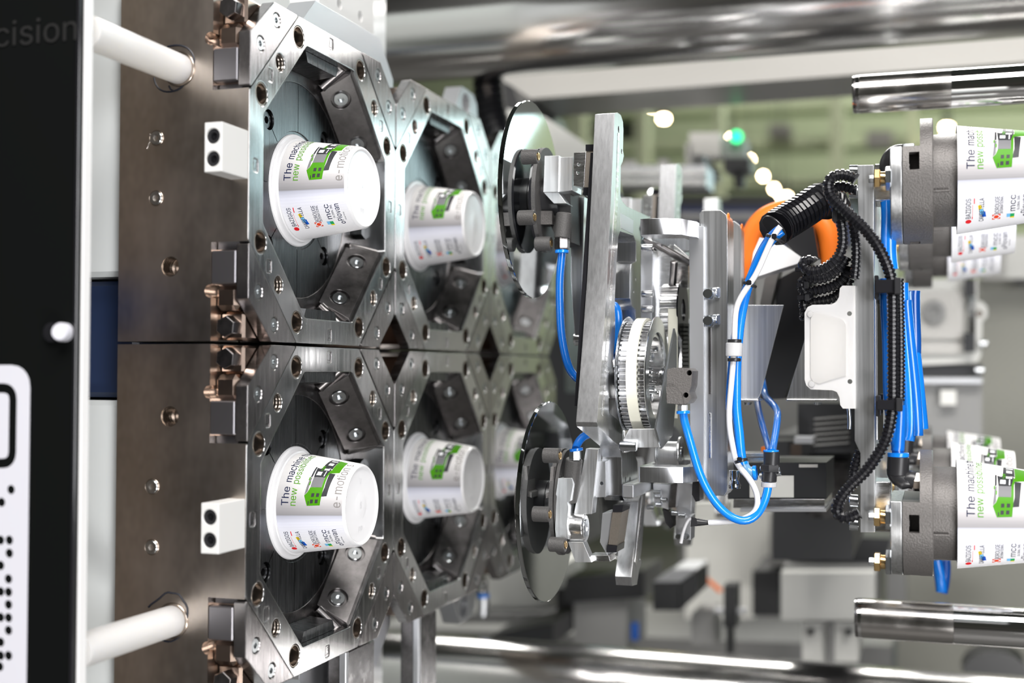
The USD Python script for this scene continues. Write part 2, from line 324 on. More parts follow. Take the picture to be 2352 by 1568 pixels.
# ---------------------------------------------------------------- cavity plate (local origin: middle of its face)
H, Bz, Hy, Gz = .1317, .0584, .1352, .0560
def oct_pts(hy, by, hz, gz): return [(by, hz), (-by, hz), (-hy, gz), (-hy, -gz), (-by, -hz), (by, -hz), (hy, -gz), (hy, gz)]
def cavity(zc, yc, digits, label):
    t = Thing('cavity_plate', label, 'mould plate', (0, yc, zc), 'octagonal cavity plates of the mould')
    L = lambda m: (arr(m)[0]+V(0, yc, zc), arr(m)[1])
    P = lambda *a, **k: t.part(a[0], L(a[1]), *a[2:], **k)
    outer = rounded(poly(oct_pts(Hy-.0003, Bz, H, Gz)), .0012); inner = rounded(poly(oct_pts(.1137, .0443, .1113, .0420)), .004)
    m = man(extrude(outer.difference(inner), 'x', 0, .052))
    bolts = [(sy*a, sz*b) for sy in (-1, 1) for sz in (-1, 1) for a, b in ((.0582, .1150), (.1170, .0565))]
    taps = [(sy*.0884, sz*.0872) for sy in (-1, 1) for sz in (-1, 1)]
    for y, z in bolts:
        m -= man(lathe((.0004, y, z), (-1, 0, 0), [(0, 0), (.0096, 0), (.0088, .0014), (.0088, .010), (.0066, .0102), (.0066, .026), (0, .026)], 28))
    for y, z in taps:
        m -= man(lathe((.0004, y, z), (-1, 0, 0), [(0, 0), (.0076, 0), (.0068, .0014), (.0068, .018), (0, .018)], 24))
    tags = [(0, .1236), (-.1039, .0738), (.1034, .0731), (-.1253, .0006), (.1244, .0006), (-.1039, -.0738), (.1034, -.0731), (0, -.1236)]
    for y, z in tags:
        m -= man(extrude(rrect(y, z, .0085, .0105, .002), 'x', .0005, .0011))
    P('frame', m, MT['ground_steel'])
    for y, z in bolts:
        P('bush', ringm((-.0003, y, z), (-1, 0, 0), .0089, .0080, .0098, 26), MT['bore_steel'])
    for y, z in taps:
        P('thread', [ringm((-.0018-.0030*k, y, z), (-1, 0, 0), .0069, .0058, .0017, 22) for k in range(4)], MT['bore_steel'])
    for (y, z), d in zip(tags, digits):
        v, f = text(d, .0062); v = v-(v.max(0)+v.min(0))/2
        vv = np.c_[np.full(len(v), -.0003), v[:, 0]*.8+y, v[:, 1]+z]
        P('stamped_number', [(vv, f)], MT['mould_steel'])
        P('stamp_rim', extrude(rrect(y, z, .0083, .0103, .0019).difference(rrect(y, z, .0071, .0091, .0014)), 'x', -.0001, .0004), MT['mould_steel'])
    # eight-sided cavity: core disc with slits and counterbores, slanted wedge pads on the diagonals, stop pads on the straight sides
    core = man(lathe((-.0312, 0, 0), (-1, 0, 0), [(0, 0), (.0915, 0), (.0915, .020), (0, .020)], 72))
    core -= man(lathe((-.0311, 0, 0), (-1, 0, 0), [(0, 0), (.0505, 0), (.0488, .004), (0, .004)], 64))
    for k in range(4):
        a = k*math.pi/4; e = V(0, math.cos(a), math.sin(a)); n = V(0, -math.sin(a), math.cos(a))
        core -= man(hull([V(-.0312, 0, 0)+V(x, 0, 0)+e*r*.095+n*w*.0004 for x in (.001, -.0015) for r in (-1, 1) for w in (-1, 1)]))
    sc = [(.0505*math.cos(a), .0505*math.sin(a)) for a in (math.pi/4+k*math.pi/2 for k in range(4))]
    sc = [(y*1.42, z*1.42*.97) for y, z in sc]
    sc = [(sy*.050, sz*.0515) for sy in (-1, 1) for sz in (-1, 1)]
    for y, z in sc:
        core -= man(cyl((-.030, y, z), (-.042, y, z), .0085, 24, 0))
    P('core_disc', core, MT['black_steel'])
    for y, z in sc:
        P('core_screw', screw((-.0335, y, z), (1, 0, 0), .0072, .006, .0034), MT['core_screw_steel'])
    P('cavity_floor', extrude(inner.buffer(.001).difference(disc(0, 0, .0917, 16)), 'x', -.0305, .003), MT['dark_steel'])
    P('seat_ring', ringm((-.0345, 0, 0), (1, 0, 0), .0505, .036, .0022, 60), MT['black_steel'])
    q = 2**-.5
    for sy in (-1, 1):
        for sz in (-1, 1):
            n = V(0, sy*q, sz*q); w = V(0, -sy*q, sz*q)
            pts = [n*d+w*s*hw+V(x, 0, 0) for d, x, hw in ((.1128, -.0030, .0462), (.1072, -.0032, .0455), (.0935, -.0302, .0375), (.1120, -.0302, .0450)) for s in (-1, 1)]
            wp = man(hull(pts)); fn = unit(V(.0137, 0, 0)*1+(-n)*.0270); fn = unit(np.array([.45, -n[1]*.893, -n[2]*.893])); mid = n*.1003+V(-.0168, 0, 0)
            cs = [mid+w*s*.0245 for s in (-1, 1)]
            for c in cs: wp -= man(cyl(c+fn*.004, c-fn*.0035, .0090, 26, 0))
            wpath = P('wedge_pad', wp, MT['dark_steel'])
            for c in cs: P('pad_screw', screw(c-fn*.0006, fn, .0066, .004, .0030), MT['screw_steel'], wpath)
            # shiny rounded ribs from the cavity's corners to the core
            for s in (-1, 1):
                a0 = n*.1135+w*s*.050+V(-.010, 0, 0); a1 = n*.0965+w*s*.0405+V(-.0300, 0, 0)
                P('corner_rib', cyl(a0, a1, .0048, 14), MT['dark_steel'])
    for d in ((0, 1), (0, -1), (1, 0), (-1, 0)):
        e = V(0, *d); w = V(0, -d[1], d[0]); hw = .0305
        base = .1100 if d[0] == 0 else .1124; tx = -.0085 if d[0] == 0 else -.020
        pts = [e*a+w*s*b+V(x, 0, 0) for a, b, x in ((base+.001, hw, tx), (base-.0075, hw-.004, tx), (base-.0095, hw-.004, -.0300), (base+.001, hw, -.0300)) for s in (-1, 1)]
        P('stop_pad', hull(pts), MT['black_steel'])
    # corner clamps: chamfered triangular blocks with two countersunk screws each
    for sy in (-1, 1):
        for sz in (-1, 1):
            p = [(.0600, H), (.0998, H), (Hy-.0003, .1003), (Hy-.0003, .0575)]
            c0 = rounded(poly([(sy*a, sz*b) for a, b in p]), .0012)
            cm = man(extrude(c0, 'x', .0004, .0100))
            ss = [(sy*.0952, sz*.1186), (sy*.1196, sz*.0944)]
            for y, z in ss: cm -= man(lathe((.0008, y, z), (-1, 0, 0), [(0, 0), (.0066, 0), (.0058, .0012), (.0058, .007), (0, .007)], 24))
            cp = P('corner_clamp', cm, MT['mould_steel'])
            for y, z in ss: P('countersunk_screw', screw((-.0002, y, z), (1, 0, 0), .0055, .004, .0026), MT['screw_steel'], cp)
            P('clamp_foot', hull([V(x, sy*a, sz*b) for x in (-.0102, -.052) for a, b in ((.064, .127), (.094, .127), (.128, .098), (.128, .062))]), MT['pocket_steel'])
    return t
D1 = ['2.1', '2.1', '2.2', '2.8', '2.3', '2.7', '2.4', '2.5']; D2 = ['1.1', '1.1', '1.2', '1.6', '1.3', '1.4', '1.5', '1.3']
cA = cavity(ROW[0], COL[0], D1, 'upper octagonal steel cavity plate nearest the viewer, around the sharp upper cup')
cA.copy((0, COL[1], ROW[0]), 'upper octagonal steel cavity plate in the middle column, around the second upper cup')
cA.copy((0, COL[2], ROW[0]), 'upper octagonal steel cavity plate farthest back, partly hidden by the mirror-like disc')
cD = cavity(ROW[1], COL[0], D2, 'lower octagonal steel cavity plate nearest the viewer, around the sharp lower cup')
cD.copy((0, COL[1], ROW[1]), 'lower octagonal steel cavity plate in the middle column, around the second lower cup')
cD.copy((0, COL[2], ROW[1]), 'lower octagonal steel cavity plate farthest back, behind the dark disc')
# steel plate behind the upper cavity plates and its mirror below; the two eyes behind the middle column
def backing(pix, x, t, label, mirror, holes=()):
    s = trace(pix, 'x', x)
    for u, v, r in holes:
        p = at(u, v, x=x); s = s.difference(disc(p[1], p[2], r))
    if mirror: s = affinity.scale(s, 1, -1, origin=(0, MID))
    solo('backing_plate', extrude(s, 'x', x, t), MT['anodised'], label, 'mould plate')
bk = [(725, 1), (698, 40), (700, 240), (903, 240), (903, 184), (872, 87)]
backing(bk, -.0315, .025, 'light grey chamfered steel plate above the first upper cavity plate, against the chrome bar', False)
backing(bk, -.0315, .025, 'light grey chamfered steel plate under the first lower cavity plate', True)
ey = [(1032, 290), (1060, 198), (1072, 205), (1088, 218), (1095, 240), (1098, 290)]
backing(ey, -.0340, .02, 'small steel lug with a round brown hole above the middle upper cavity plate', False, [(1070, 240, .013)])
backing(ey, -.0340, .02, 'small steel lug with a round brown hole under the middle lower cavity plate', True, [(1070, 240, .013)])
up = trace([(730, -60), (733, 8), (858, 78), (858, -60)], 'x', -.05)
for u, v in ((780, 10), (828, 38)):
    p = at(u, v, x=-.05); up = up.difference(disc(p[1], p[2], .0055))
solo('bar_bracket', extrude(up, 'x', -.05, .03), MT['milled_white'], 'pale bracket with two drilled holes at the top edge, holding the chrome bar', 'bracket')

# ---------------------------------------------------------------- cups and their printed label
HZ = math.radians(-8.8)
def cone_r(x, r0=.0421, r1=.0342, x0=-.0262, x1=.0305): return r0+(r1-r0)*(x-x0)/(x1-x0)
def wrap(sh, off, z0, flip=False):
    """2-D print (degrees up from the horizon line's viewer side, axial metres) -> on the cone; sh: (vertices, faces)"""
    v, f = sh; m = trimesh.Trimesh(np.c_[v[:, 0]*.04*math.pi/180, v[:, 1], 0*v[:, 0]], f, process=False)
    v3, f3 = trimesh.remesh.subdivide_to_size(m.vertices, m.faces, .0045, max_iter=8)
    th = v3[:, 0]/.04; x = v3[:, 1]; r = cone_r(x)+off
    return np.c_[x, -np.cos(th)*r, np.sin(th)*r], f3
def lett(s, cap, x_base, a0, a1=None):
    """lettering that reads upward; its baseline at axial x_base, from angle a0 to a1 (degrees)"""
    v, f = text(s, cap); w = v[:, 0].max(); ang = (v[:, 0]/w*(a1-a0) if a1 is not None else np.degrees(v[:, 0]/.038))+a0
    return np.c_[ang, x_base-v[:, 1]], f
def flat(pts):
    s = poly(pts); v, f = trimesh.creation.triangulate_polygon(s, engine='earcut'); return np.asarray(v)[:, :2], np.asarray(f)
def shp(s):
    out = []
    for g in getattr(s, 'geoms', [s]):
        v, f = trimesh.creation.triangulate_polygon(g, engine='earcut'); out.append((np.c_[np.asarray(v)[:, :2], np.zeros(len(v))], np.asarray(f)))
    v, f = arr(out); return v[:, :2], f
def rect(a0, a1, x0, x1): return flat([(a0, x0/1e3), (a1, x0/1e3), (a1, x1/1e3), (a0, x1/1e3)])
def mm(pts): return flat([(a, x/1e3) for x, a in pts])
def dot(x, a, rx):
    return flat([(a+math.degrees(rx*math.cos(t)/.0385), (x+rx*1e3*math.sin(t))/1e3) for t in np.arange(20)*math.pi/10])
for k, c in dict(navy=(.012, .016, .05), leaf=(.075, .26, .012), grass=(.055, .23, .005), charcoal=(.035, .036, .04), mid_grey=(.16, .16, .17), soft_grey=(.20, .19, .185), red=(.80, .02, .03), sky=(.20, .55, .90), royal=(.01, .10, .55), sun=(.95, .70, .01), orange_red=(.85, .07, .02), pale=(.85, .86, .88), teal_green=(.02, .40, .12)).items():
    mat('print_'+k, c, .4, specular_ior_level=.15)
PR = []
def pr(name, ink, lay, *shapes): PR.append((name, 'print_'+ink, .00012+.00006*lay, shapes))
pr('lettering', 'navy', 1, lett('The', .0060, -.0160, 3, 24.6), lett('machine that', .0060, -.0160, 30.5, 97))
pr('lettering', 'leaf', 1, lett('new', .0056, -.0098, 2.9, 23.4), lett('possibilities', .0056, -.0098, 29, 84))
pr('lettering', 'soft_grey', 1, lett('e-motion s', .0076, .0279, 2.1, 76))
pr('machine_picture', 'grass', 1, mm([(-.2, 3.3), (10.6, 4.3), (12.1, 27.3), (.9, 26.3)]), mm([(-.2, 3.3), (.9, 26.3), (-.6, 20), (-3.1, 15.5)]), mm([(12.1, 27.3), (12.6, 44), (10.9, 44), (10.2, 27.2)]), mm([(13.6, 49), (21.0, 52), (21.4, 79), (14.1, 82)]), mm([(4.6, 52), (7.2, 52), (7.6, 61), (5.0, 61)]), mm([(10.9, 44), (12.6, 44), (14.4, 55), (13, 55)]))
pr('machine_picture', 'mid_grey', 1, mm([(.9, 26.6), (10.1, 27.2), (10.7, 41), (1.4, 40)]), mm([(-3, 16.3), (-.7, 20.8), (.3, 40), (-1.4, 38)]))
pr('machine_picture', 'charcoal', 1, mm([(1.4, 40.3), (10.8, 41.4), (13, 56), (7.7, 61), (3.8, 55), (1.0, 56)]), mm([(11.0, 15.3), (15.7, 16.3), (18.2, 49), (13.2, 49), (12.8, 27.6)]), mm([(-1.2, 39), (.2, 41), (.6, 57), (-.6, 57)]), mm([(5.2, 61.5), (13.5, 57), (13.9, 82), (6.2, 80)]))
pr('machine_picture', 'pale', 2, mm([(2.6, 43.5), (6.6, 44), (6.9, 50), (3.0, 49.5)]), mm([(7.2, 53), (11.6, 53.5), (11.7, 57), (7.4, 56.5)]), mm([(9, 43), (9.8, 43), (10.2, 52), (9.5, 52)]), mm([(7.8, 64), (12, 64), (12, 70), (8, 70)]), mm([(7.9, 74), (13, 75), (13, 78), (8, 77)]))
pr('machine_picture', 'charcoal', 2, *[mm([(x, a), (x+2.4, a+.3), (x+2.6, a+4.8), (x+.2, a+4.6)]) for x, a in ((2.2, 6.3), (6.2, 6.7), (2.7, 14.2), (6.8, 14.6))], mm([(.4, 4.6), (1.2, 4.7), (1.2, 9), (.5, 9)]))
pr('machine_picture', 'leaf', 2, mm([(-.9, 28.5), (.2, 29), (.4, 34), (-.7, 33.5)]), mm([(-2.2, 35), (-1.2, 35.5), (-1.1, 40), (-2, 39.5)]))
LG = []
pr('logo', 'red', 1, dot(-20.3, -59, .0022), rect(-55.5, -51.5, -17.9, -17.3), rect(-35, -28.6, -16.6, -15.9), rect(-51, -36, -17.5, -17.3))
pr('logo', 'navy', 1, lett('BAZIGOS', .0036, -.0188, -54, -28.6), lett('BOROUGE', .0032, .0020, -52.2, -28.5), lett('INTERNATIONAL', .0021, .0047, -52.2, -28.5), lett('mcc', .0047, .0137, -50.5, -28.2), lett('GLOBAL IML', .0017, .0166, -49.5, -29), lett('Piovan', .0046, .0224, -55.8, -28.6), lett('Piovan Group', .0010, .0252, -55, -41.5))
pr('logo', 'sun', 1, mm([(-13.7, -37.5), (-11.4, -37.5), (-10.0, -46), (-12.4, -46)]))
pr('logo', 'sun', 1, mm([(10.2, -62), (13.1, -62.8), (13.0, -59.5), (10.1, -59.5)]))
pr('logo', 'sky', 1, mm([(-12.6, -42), (-9.8, -42), (-8.8, -50), (-11.6, -50)]))
pr('logo', 'sky', 1, mm([(7.6, -59.8), (11, -60), (11, -54.2), (7.6, -54)]))
pr('logo', 'royal', 1, mm([(-11, -46), (-8.2, -46), (-7.4, -54), (-10.2, -54)]))
pr('lettering', 'navy', 2, lett('CAMPETELLA', .0034, -.0092, -61, -29))
pr('logo', 'teal_green', 2, mm([(10.2, -60), (13.2, -60), (13.2, -54.6), (10.2, -54.6)]))
_o = [mm([(-2.9+a, -61.3+b*1.45), (-2.9+a+c, -61.3+b*1.45), (-2.9+a+c, -61.3+(b+d)*1.45), (-2.9+a, -61.3+(b+d)*1.45)]) for a, b, c, d in ((0, 0, 2, .8), (0, 0, .8, 2), (4, 0, 2, .8), (5.2, 0, .8, 2), (0, 5.2, 2, .8), (0, 4, .8, 2), (4, 5.2, 2, .8), (5.2, 4, .8, 2))]
pr('logo', 'orange_red', 1, *_o, dot(.1, -57, .0018))
_ring = sg.Point(0, 0).buffer(1).difference(sg.Point(0, 0).buffer(.62)); _rv, _rf = shp(_ring)
pr('logo', 'navy', 1, (np.c_[_rv[:, 0]*2.6-60, _rv[:, 1]*.0017+.0212], _rf))
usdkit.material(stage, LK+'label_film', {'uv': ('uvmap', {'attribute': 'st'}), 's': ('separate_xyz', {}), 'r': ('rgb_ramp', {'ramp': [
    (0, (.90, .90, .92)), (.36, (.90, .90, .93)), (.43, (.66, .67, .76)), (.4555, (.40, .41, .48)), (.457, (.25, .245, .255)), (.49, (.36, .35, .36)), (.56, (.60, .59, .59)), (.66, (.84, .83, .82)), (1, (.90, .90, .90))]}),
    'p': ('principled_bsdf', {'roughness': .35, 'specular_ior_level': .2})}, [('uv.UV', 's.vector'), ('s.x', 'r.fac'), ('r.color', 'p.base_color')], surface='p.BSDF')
def label_mesh(x0, x1, a0=-180., a1=180., off=.00006):
    A = np.radians(np.linspace(a0, a1, 97)); X = np.linspace(x0, x1, 5); v, uv = [], []
    for x in X:
        r = cone_r(x)+off; v.append(np.c_[np.full(97, x), -np.cos(A)*r, np.sin(A)*r]); uv.append(np.c_[(np.degrees(A)-8.8*0)/180*.5+.5-.0, np.full(97, (x-x0)/(x1-x0))])
    f = []
    for k in range(4):
        i = np.arange(96); f += [np.c_[k*97+i, k*97+97+i, k*97+98+i], np.c_[k*97+i, k*97+98+i, k*97+1+i]]
    uv = np.vstack(uv); uv[:, 0] += .4565-(-8.8/360+.5)
    return np.vstack(v), np.vstack(f)[:, ::-1], uv
def print_label(t, origin, inst=None):
    """adds film and print parts to a thing; origin: the cup's axis point at x=0"""
    o = np.asarray(origin, float)
    v, f, uv = label_mesh(-.0275, .0293)
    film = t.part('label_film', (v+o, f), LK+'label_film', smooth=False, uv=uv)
    for name, ink, off, shapes in PR:
        ms = [wrap(s, off, 0) for s in shapes]
        t.part(name, [(a+o, b) for a, b in ms], MT[ink], film)
def make_cup(zc, yc, label):
    t = Thing('plastic_cup', label, 'cup', (0, yc, zc), 'white printed cups in the mould')
    prof = [(.0340, -.0345), (.0474, -.0345), (.0479, -.0335), (.0479, -.0318), (.0472, -.0308), (.0448, -.0306), (.0440, -.0296), (.0438, -.0275), (.0424, -.0270), (cone_r(-.026), -.026), (cone_r(.0285), .0285), (.0338, .0303), (.0326, .0314), (.0316, .0312), (.0310, .0302), (.0302, .0298), (.0120, .0295), (.0110, .0299), (.0, .0299)]
    v, f = lathe((0, yc, zc), (1, 0, 0), [(r, h) for r, h in prof], 96)
    t.part('cup_body', (v, f), MT['cup_white'], smooth=35)
    for k, (y, z, s) in enumerate(((0, .0, '5'), (0, -.020, 'PP'), (0, .020, 'V'))):
        tv, tf = text(s, .005); tv = tv-(tv.max(0)+tv.min(0))/2
        t.part('moulded_mark', [(np.c_[np.full(len(tv), .0301 if k == 0 else .0298), tv[:, 0]+yc, tv[:, 1]+z+zc], tf)], MT['cup_white'])
    print_label(t, (0, yc, zc))
    return t
cup = make_cup(ROW[0], COL[0], 'white printed cup in focus in the first upper cavity, nearest the viewer')
cup.copy((0, COL[1], ROW[0]), 'white printed cup in the middle upper cavity, slightly out of focus')
cup.copy((0, COL[2], ROW[0]), 'white printed cup in the farthest upper cavity, mostly behind the mirror-like disc')
cup.copy((0, COL[0], ROW[1]), 'white printed cup in focus in the first lower cavity, nearest the viewer')
cup.copy((0, COL[1], ROW[1]), 'white printed cup in the middle lower cavity, slightly out of focus')
cup.copy((0, COL[2], ROW[1]), 'white printed cup in the farthest lower cavity, beside the dark disc')
# ---------------------------------------------------------------- things fixed at the mould's front side
def sensor(zc, label):
    t = Thing('terminal_block', label, 'block', (-.018, YF, zc))
    x0, x1, y0, y1, z0, z1 = -.0150, -.0006, YF-.0370, YF-.0001, zc-.0180, zc+.0180
    hs = [(-.0082, zc+.0080), (-.0082, zc-.0085)]
    m = man(box((x0, y0, z0), (x1, y1, z1), .0004))
    for x, z in hs: m -= man(lathe((x, y0-.0004, z), (0, 1, 0), [(0, 0), (.0064, 0), (.0056, .0010), (.0056, .012), (0, .012)], 28))
    t.part('body', m, MT['milled_white'])
    for x, z in hs:
        t.part('socket', ringm((x, y0+.0015, z), (0, 1, 0), .0056, .0030, .008, 28), MT['black_plastic'])
        t.part('pin', cyl((x, y0+.011, z), (x, y0+.004, z), .0028, 16), MT['black_gloss'])
sensor(1.5625, 'pale milled block with two black round sockets beside the upper mould plate')
sensor(1.2885, 'pale milled block with two black round sockets beside the lower mould plate')
def rod(p, label):
    t = Thing('support_rod', label, 'rod', p)
    t.part('rod', lathe(p+V(0, .006, 0), (0, -1, 0), [(0, 0), (.0108, 0), (.0116, .004), (.0118, .118), (0, .118)], 40), MT['milky_plastic'])
    t.part('collar', ringm(p-V(0, .0012, 0), (0, 1, 0), .0135, .0112, .0014, 36), MT['bore_steel'])
rod(at(412, 159, y=YF), 'translucent white plastic rod sticking out of the upper mould block')
rod(at(396, 1425, y=YF), 'translucent white plastic rod sticking out of the lower mould block')
# black cover at the left edge with its bright edge strip
t = Thing('control_cover', 'black cover panel at the left edge with a bright white edge strip and keypad', 'cover', (-.08, .66, 1.4))
XC = at(213, 784, y=.715)[0]; yfront = at(181, 784, x=XC)[1]
mat('cover_black', (.004, .0045, .0045), .35, specular_ior_level=.2); mat('cover_text', (.002, .002, .002), .7); mat('cover_pale', (.55, .55, .60), .4)
mat('edge_white', (.90, .90, .90), .3, 0, subsurface_weight=.3, subsurface_radius=(.01, .01, .01), subsurface_scale=1.0)
t.part('panel', box((-.50, yfront, .9), (XC-.0016, .712, 1.95), .001), MT['cover_black'])
mat('cover_back', (.50, .43, .37), .5)
t.part('back_sheet', box((-.50, .7122, .9), (-.150, .714, 1.95), .0005), MT['cover_back'])  # out of view, placed to give the mould blocks a warm reflection
t.part('back_rim', box((-.148, .7122, .9), (XC-.004, .716, 1.95), .0005), MT['dark_steel'])  # out of view, placed to darken the mould reflection towards the cavity plates
t.part('blue_catch', box((-.23, .7142, 1.436), (-.152, .730, 1.478), .002), MT['blue_hose_dark'])  # out of view, placed to tint the mould block reflection blue
t.part('edge_strip', box((XC-.0015, yfront+.003, .9), (XC, .712, 1.95), .0005), MT['edge_white'])
t.part('edge_gasket', box((XC-.0040, yfront-.0012, .9), (XC-.0012, yfront, 1.95), .0004), MT['black_gloss'])
Pc = lambda pix: trace(pix, 'y', yfront-.0004)
v, f = text('cision', .0165); p0 = at(-12, 108, y=yfront-.0006); p1 = at(176, 98, y=yfront-.0006)
v[:, 0] *= (p1[0]-p0[0])/v[:, 0].max()
t.part('lettering', [(np.c_[v[:, 0]+p0[0], np.full(len(v), yfront-.0006), v[:, 1]+p0[2]], f)], MT['cover_text'])
a = at(70, 838, y=yfront)[[0, 2]]
key = rounded(sg.box(a[0]-.12, .9, a[0], a[1]), .014)
ri = at(40, 880, y=yfront)[[0, 2]]; rb = at(40, 1076, y=yfront)[2]
ring = rounded(sg.box(ri[0]-.1, rb, ri[0], ri[1]), .010); ring2 = ring.buffer(-.0065)
dots = [(26, 1124), (4, 1153), (22, 1240), (2, 1240), (22, 1270), (2, 1298), (20, 1329), (20, 1359), (2, 1358), (20, 1388), (20, 1418), (2, 1417), (20, 1447), (2, 1474), (20, 1505), (2, 1505), (0, 1530)]
sh = key.difference(ring).union(ring2)
dd = []
for u, v_ in dots:
    p = at(u, v_, y=yfront); dd.append(disc(p[0], p[2], .0031, 6))
t.part('pale_keypad', extrude(sh.difference(so.unary_union(dd)), 'y', yfront-.0004, .0004), MT['cover_pale'])
pk = at(150, 763, y=yfront)
t.part('knob', lathe(pk+V(0, .001, 0), (.2, -1, 0), [(0, 0), (.0062, 0), (.0062, .008), (.0052, .010), (0, .010)], 24), MT['cover_pale'])
t.part('knob_socket', lathe(pk+V(-.009, .0, 0), (0, -1, 0), [(.0065, 0), (.0065, .003), (.004, .0035), (0, .0035)], 24), MT['black_gloss'])
# ---------------------------------------------------------------- pick-up robot: arms with discs, one per mould column
def S(pix, y, t, holes=()):
    s = trace(pix, 'y', y)
    for u, v, r in holes:
        p = at(u, v, y=y); s = s.difference(disc(p[0], p[2], r))
    return extrude(s, 'y', y, t)
def X(pix, x, t, holes=(), wins=()):
    s = trace(pix, 'x', x)
    for w in wins: s = s.difference(trace(w, 'x', x))
    for u, v, r in holes:
        p = at(u, v, x=x); s = s.difference(disc(p[1], p[2], r))
    return extrude(s, 'x', x, t)
def B(u0, v0, u1, v1, y, t, c=.0006):
    a, b = at(u0, v0, y=y), at(u1, v1, y=y); return box((a[0], y, b[2]), (b[0], y+t, a[2]), c)
YA = 1.068; PIT = .27237
XA = at(1414, 258, y=1.035)[0]
def disc_unit(t, cu, cv, flip):
    c = at(cu, cv, y=YA)
    t.part('mirror_disc', lathe(c+V(.0022, 0, 0), (-1, 0, 0), [(0, 0), (.0867, 0), (.0874, .0006), (.0874, .0034), (.0867, .004), (0, .004)], 96), MT['mirror_steel'])
    return c
def oval(c, ry, rz, x0, x1, m, t, name, n=40):
    a = np.arange(n)*2*np.pi/n; s = poly(np.c_[c[1]+ry*np.cos(a), c[2]+rz*np.sin(a)])
    t.part(name, extrude(s, 'x', x1, x1-x0), m)
# --- upper arm
ua = Thing('pick_up_unit', 'upper aluminium gripper arm in front, its mirror-bright disc facing the sharp upper cup', 'robot', (XA, YA, 1.5), 'upper gripper arms of the robot')
c = disc_unit(ua, 1220, 460, 1)
oval(c+V(0, .004, 0), .040, .0465, c[0]+.0090, c[0]+.0108, MT['black_gloss'], ua, 'flange_gasket')
oval(c+V(0, .004, 0), .040, .0465, c[0]+.0110, c[0]+.0145, MT['printed_black'], ua, 'flange')
ua.part('hub', cyl(c+V(.0020, 0, 0), c+V(.030, 0, 0), .020, 36), MT['black_plastic'])
for u, v in ((1236, 359), (1228, 499), (1266, 559)):
    p = at(u, v, x=c[0]+.026); q = p.copy(); q[0] = c[0]+.012
    so_ = ua.part('standoff', cyl(q, p, .0062, 22), MT['printed_black'])
    ua.part('brass_insert', ringm(p-V(.001, 0, 0), (1, 0, 0), .0034, .0020, .0018, 18), MT['brass'], so_)
ua.part('printed_body', [S([(1242, 448), (1254, 436), (1310, 438), (1312, 556), (1285, 562), (1248, 480)], YA-.012, .03)], MT['printed_black'])
ua.part('printed_foot', S([(1233, 484), (1268, 484), (1268, 515), (1233, 515)], YA-.018, .02), MT['printed_grey'])
ua.part('clamp_block', [S([(1251, 358), (1284, 357), (1282, 440), (1248, 441)], YA-.030, .030)], MT['milled_alu'])
ua.part('clamp_block', [S([(1284.5, 361), (1316, 360), (1314, 437), (1283, 441)], YA-.028, .030)], MT['milled_alu'])
ua.part('clamp_lip', S([(1249, 442), (1283, 442), (1301, 467), (1272, 467)], YA-.026, .02), MT['milled_alu'])
ua.part('carriage', S([(1318, 350), (1346, 349), (1341, 430), (1317, 426)], YA-.034, .03, [(1330, 377, .0014), (1328, 396, .0014)]), MT['aluminium_bright'])
mat('bronze_anodised', (.62, .55, .48), .35, 1.0, grain=(600, 600, 600), vary=.05)
ua.part('guide_rail', S([(1347, 347), (1367, 346), (1363, 430), (1342, 430)], YA-.034, .028), MT['bronze_anodised'])
ua.part('end_cap', S([(1345, 332), (1371, 331), (1370, 345.5), (1345, 346.5)], YA-.035, .028), MT['black_gloss'])
ua.part('end_cap', S([(1341, 431), (1364, 431), (1362, 452), (1338, 447)], YA-.035, .028), MT['black_gloss'])
bar = [(1412, 260), (1419, 258.5), (1426, 264), (1431, 280), (1432, 300), (1431, 345), (1433, 358), (1430, 372), (1426, 380), (1425, 450), (1429, 462), (1440, 474), (1494, 499), (1488, 506), (1471, 512), (1468, 525), (1472, 545), (1471, 640), (1472, 700), (1490, 738), (1500, 760), (1500, 960), (1470, 985), (1455, 1005), (1455, 1035), (1464, 1060), (1466, 1140), (1434, 1149.5), (1429, 1138), (1428, 1050), (1422, 1024), (1373, 980), (1371, 970), (1384, 800), (1395, 640), (1404, 440)]
win1 = [(1424, 531), (1455, 541), (1461, 556), (1461, 600), (1450, 606), (1447, 630), (1447, 685), (1452, 703), (1460, 711), (1461, 745), (1450, 790), (1446, 840), (1440, 858), (1420, 861), (1411, 852), (1407, 828), (1411, 795), (1413, 760), (1412, 700), (1415, 620), (1420, 545)]
win2 = [(1398, 915), (1436, 913), (1437, 973), (1422, 966), (1399, 948)]
ua.part('arm_plate', X(bar, XA, .0172, [(1421, 297, .0028), (1428, 348, .0022), (1460, 640, .0018), (1455, 669, .0018), (1397, 853, .0018), (1447, 1101, .0025), (1437, 1101, .0025)], [win1, win2]), MT['aluminium'])
ua.part('groove', X([(1419, 304), (1424, 304), (1420, 460), (1413, 560), (1395, 850), (1386, 955), (1383, 952), (1392, 800), (1409, 520), (1416, 420)], XA+.0003, .0004), MT['aluminium_bright'])
ua.part('engraved_tag', X([(1426, 489), (1455, 506), (1454, 538), (1427, 524)], XA+.0002, .0003), MT['anodised'])
ua.part('back_seal', X([(1366, 346), (1372, 346), (1368, 450), (1334, 928), (1329, 932), (1352, 560)], XA-.018, .0035), MT['black_gloss'])
ua.part('counter_bar', S([(1312, 452), (1342, 452), (1334, 786), (1321, 786), (1311, 640)], YA+.02, .012), MT['aluminium'])
ua.part('bar_foot', cyl(at(1320, 777, y=YA+.026), at(1336, 777, y=YA+.026), .0065, 20), MT['aluminium_bright'])
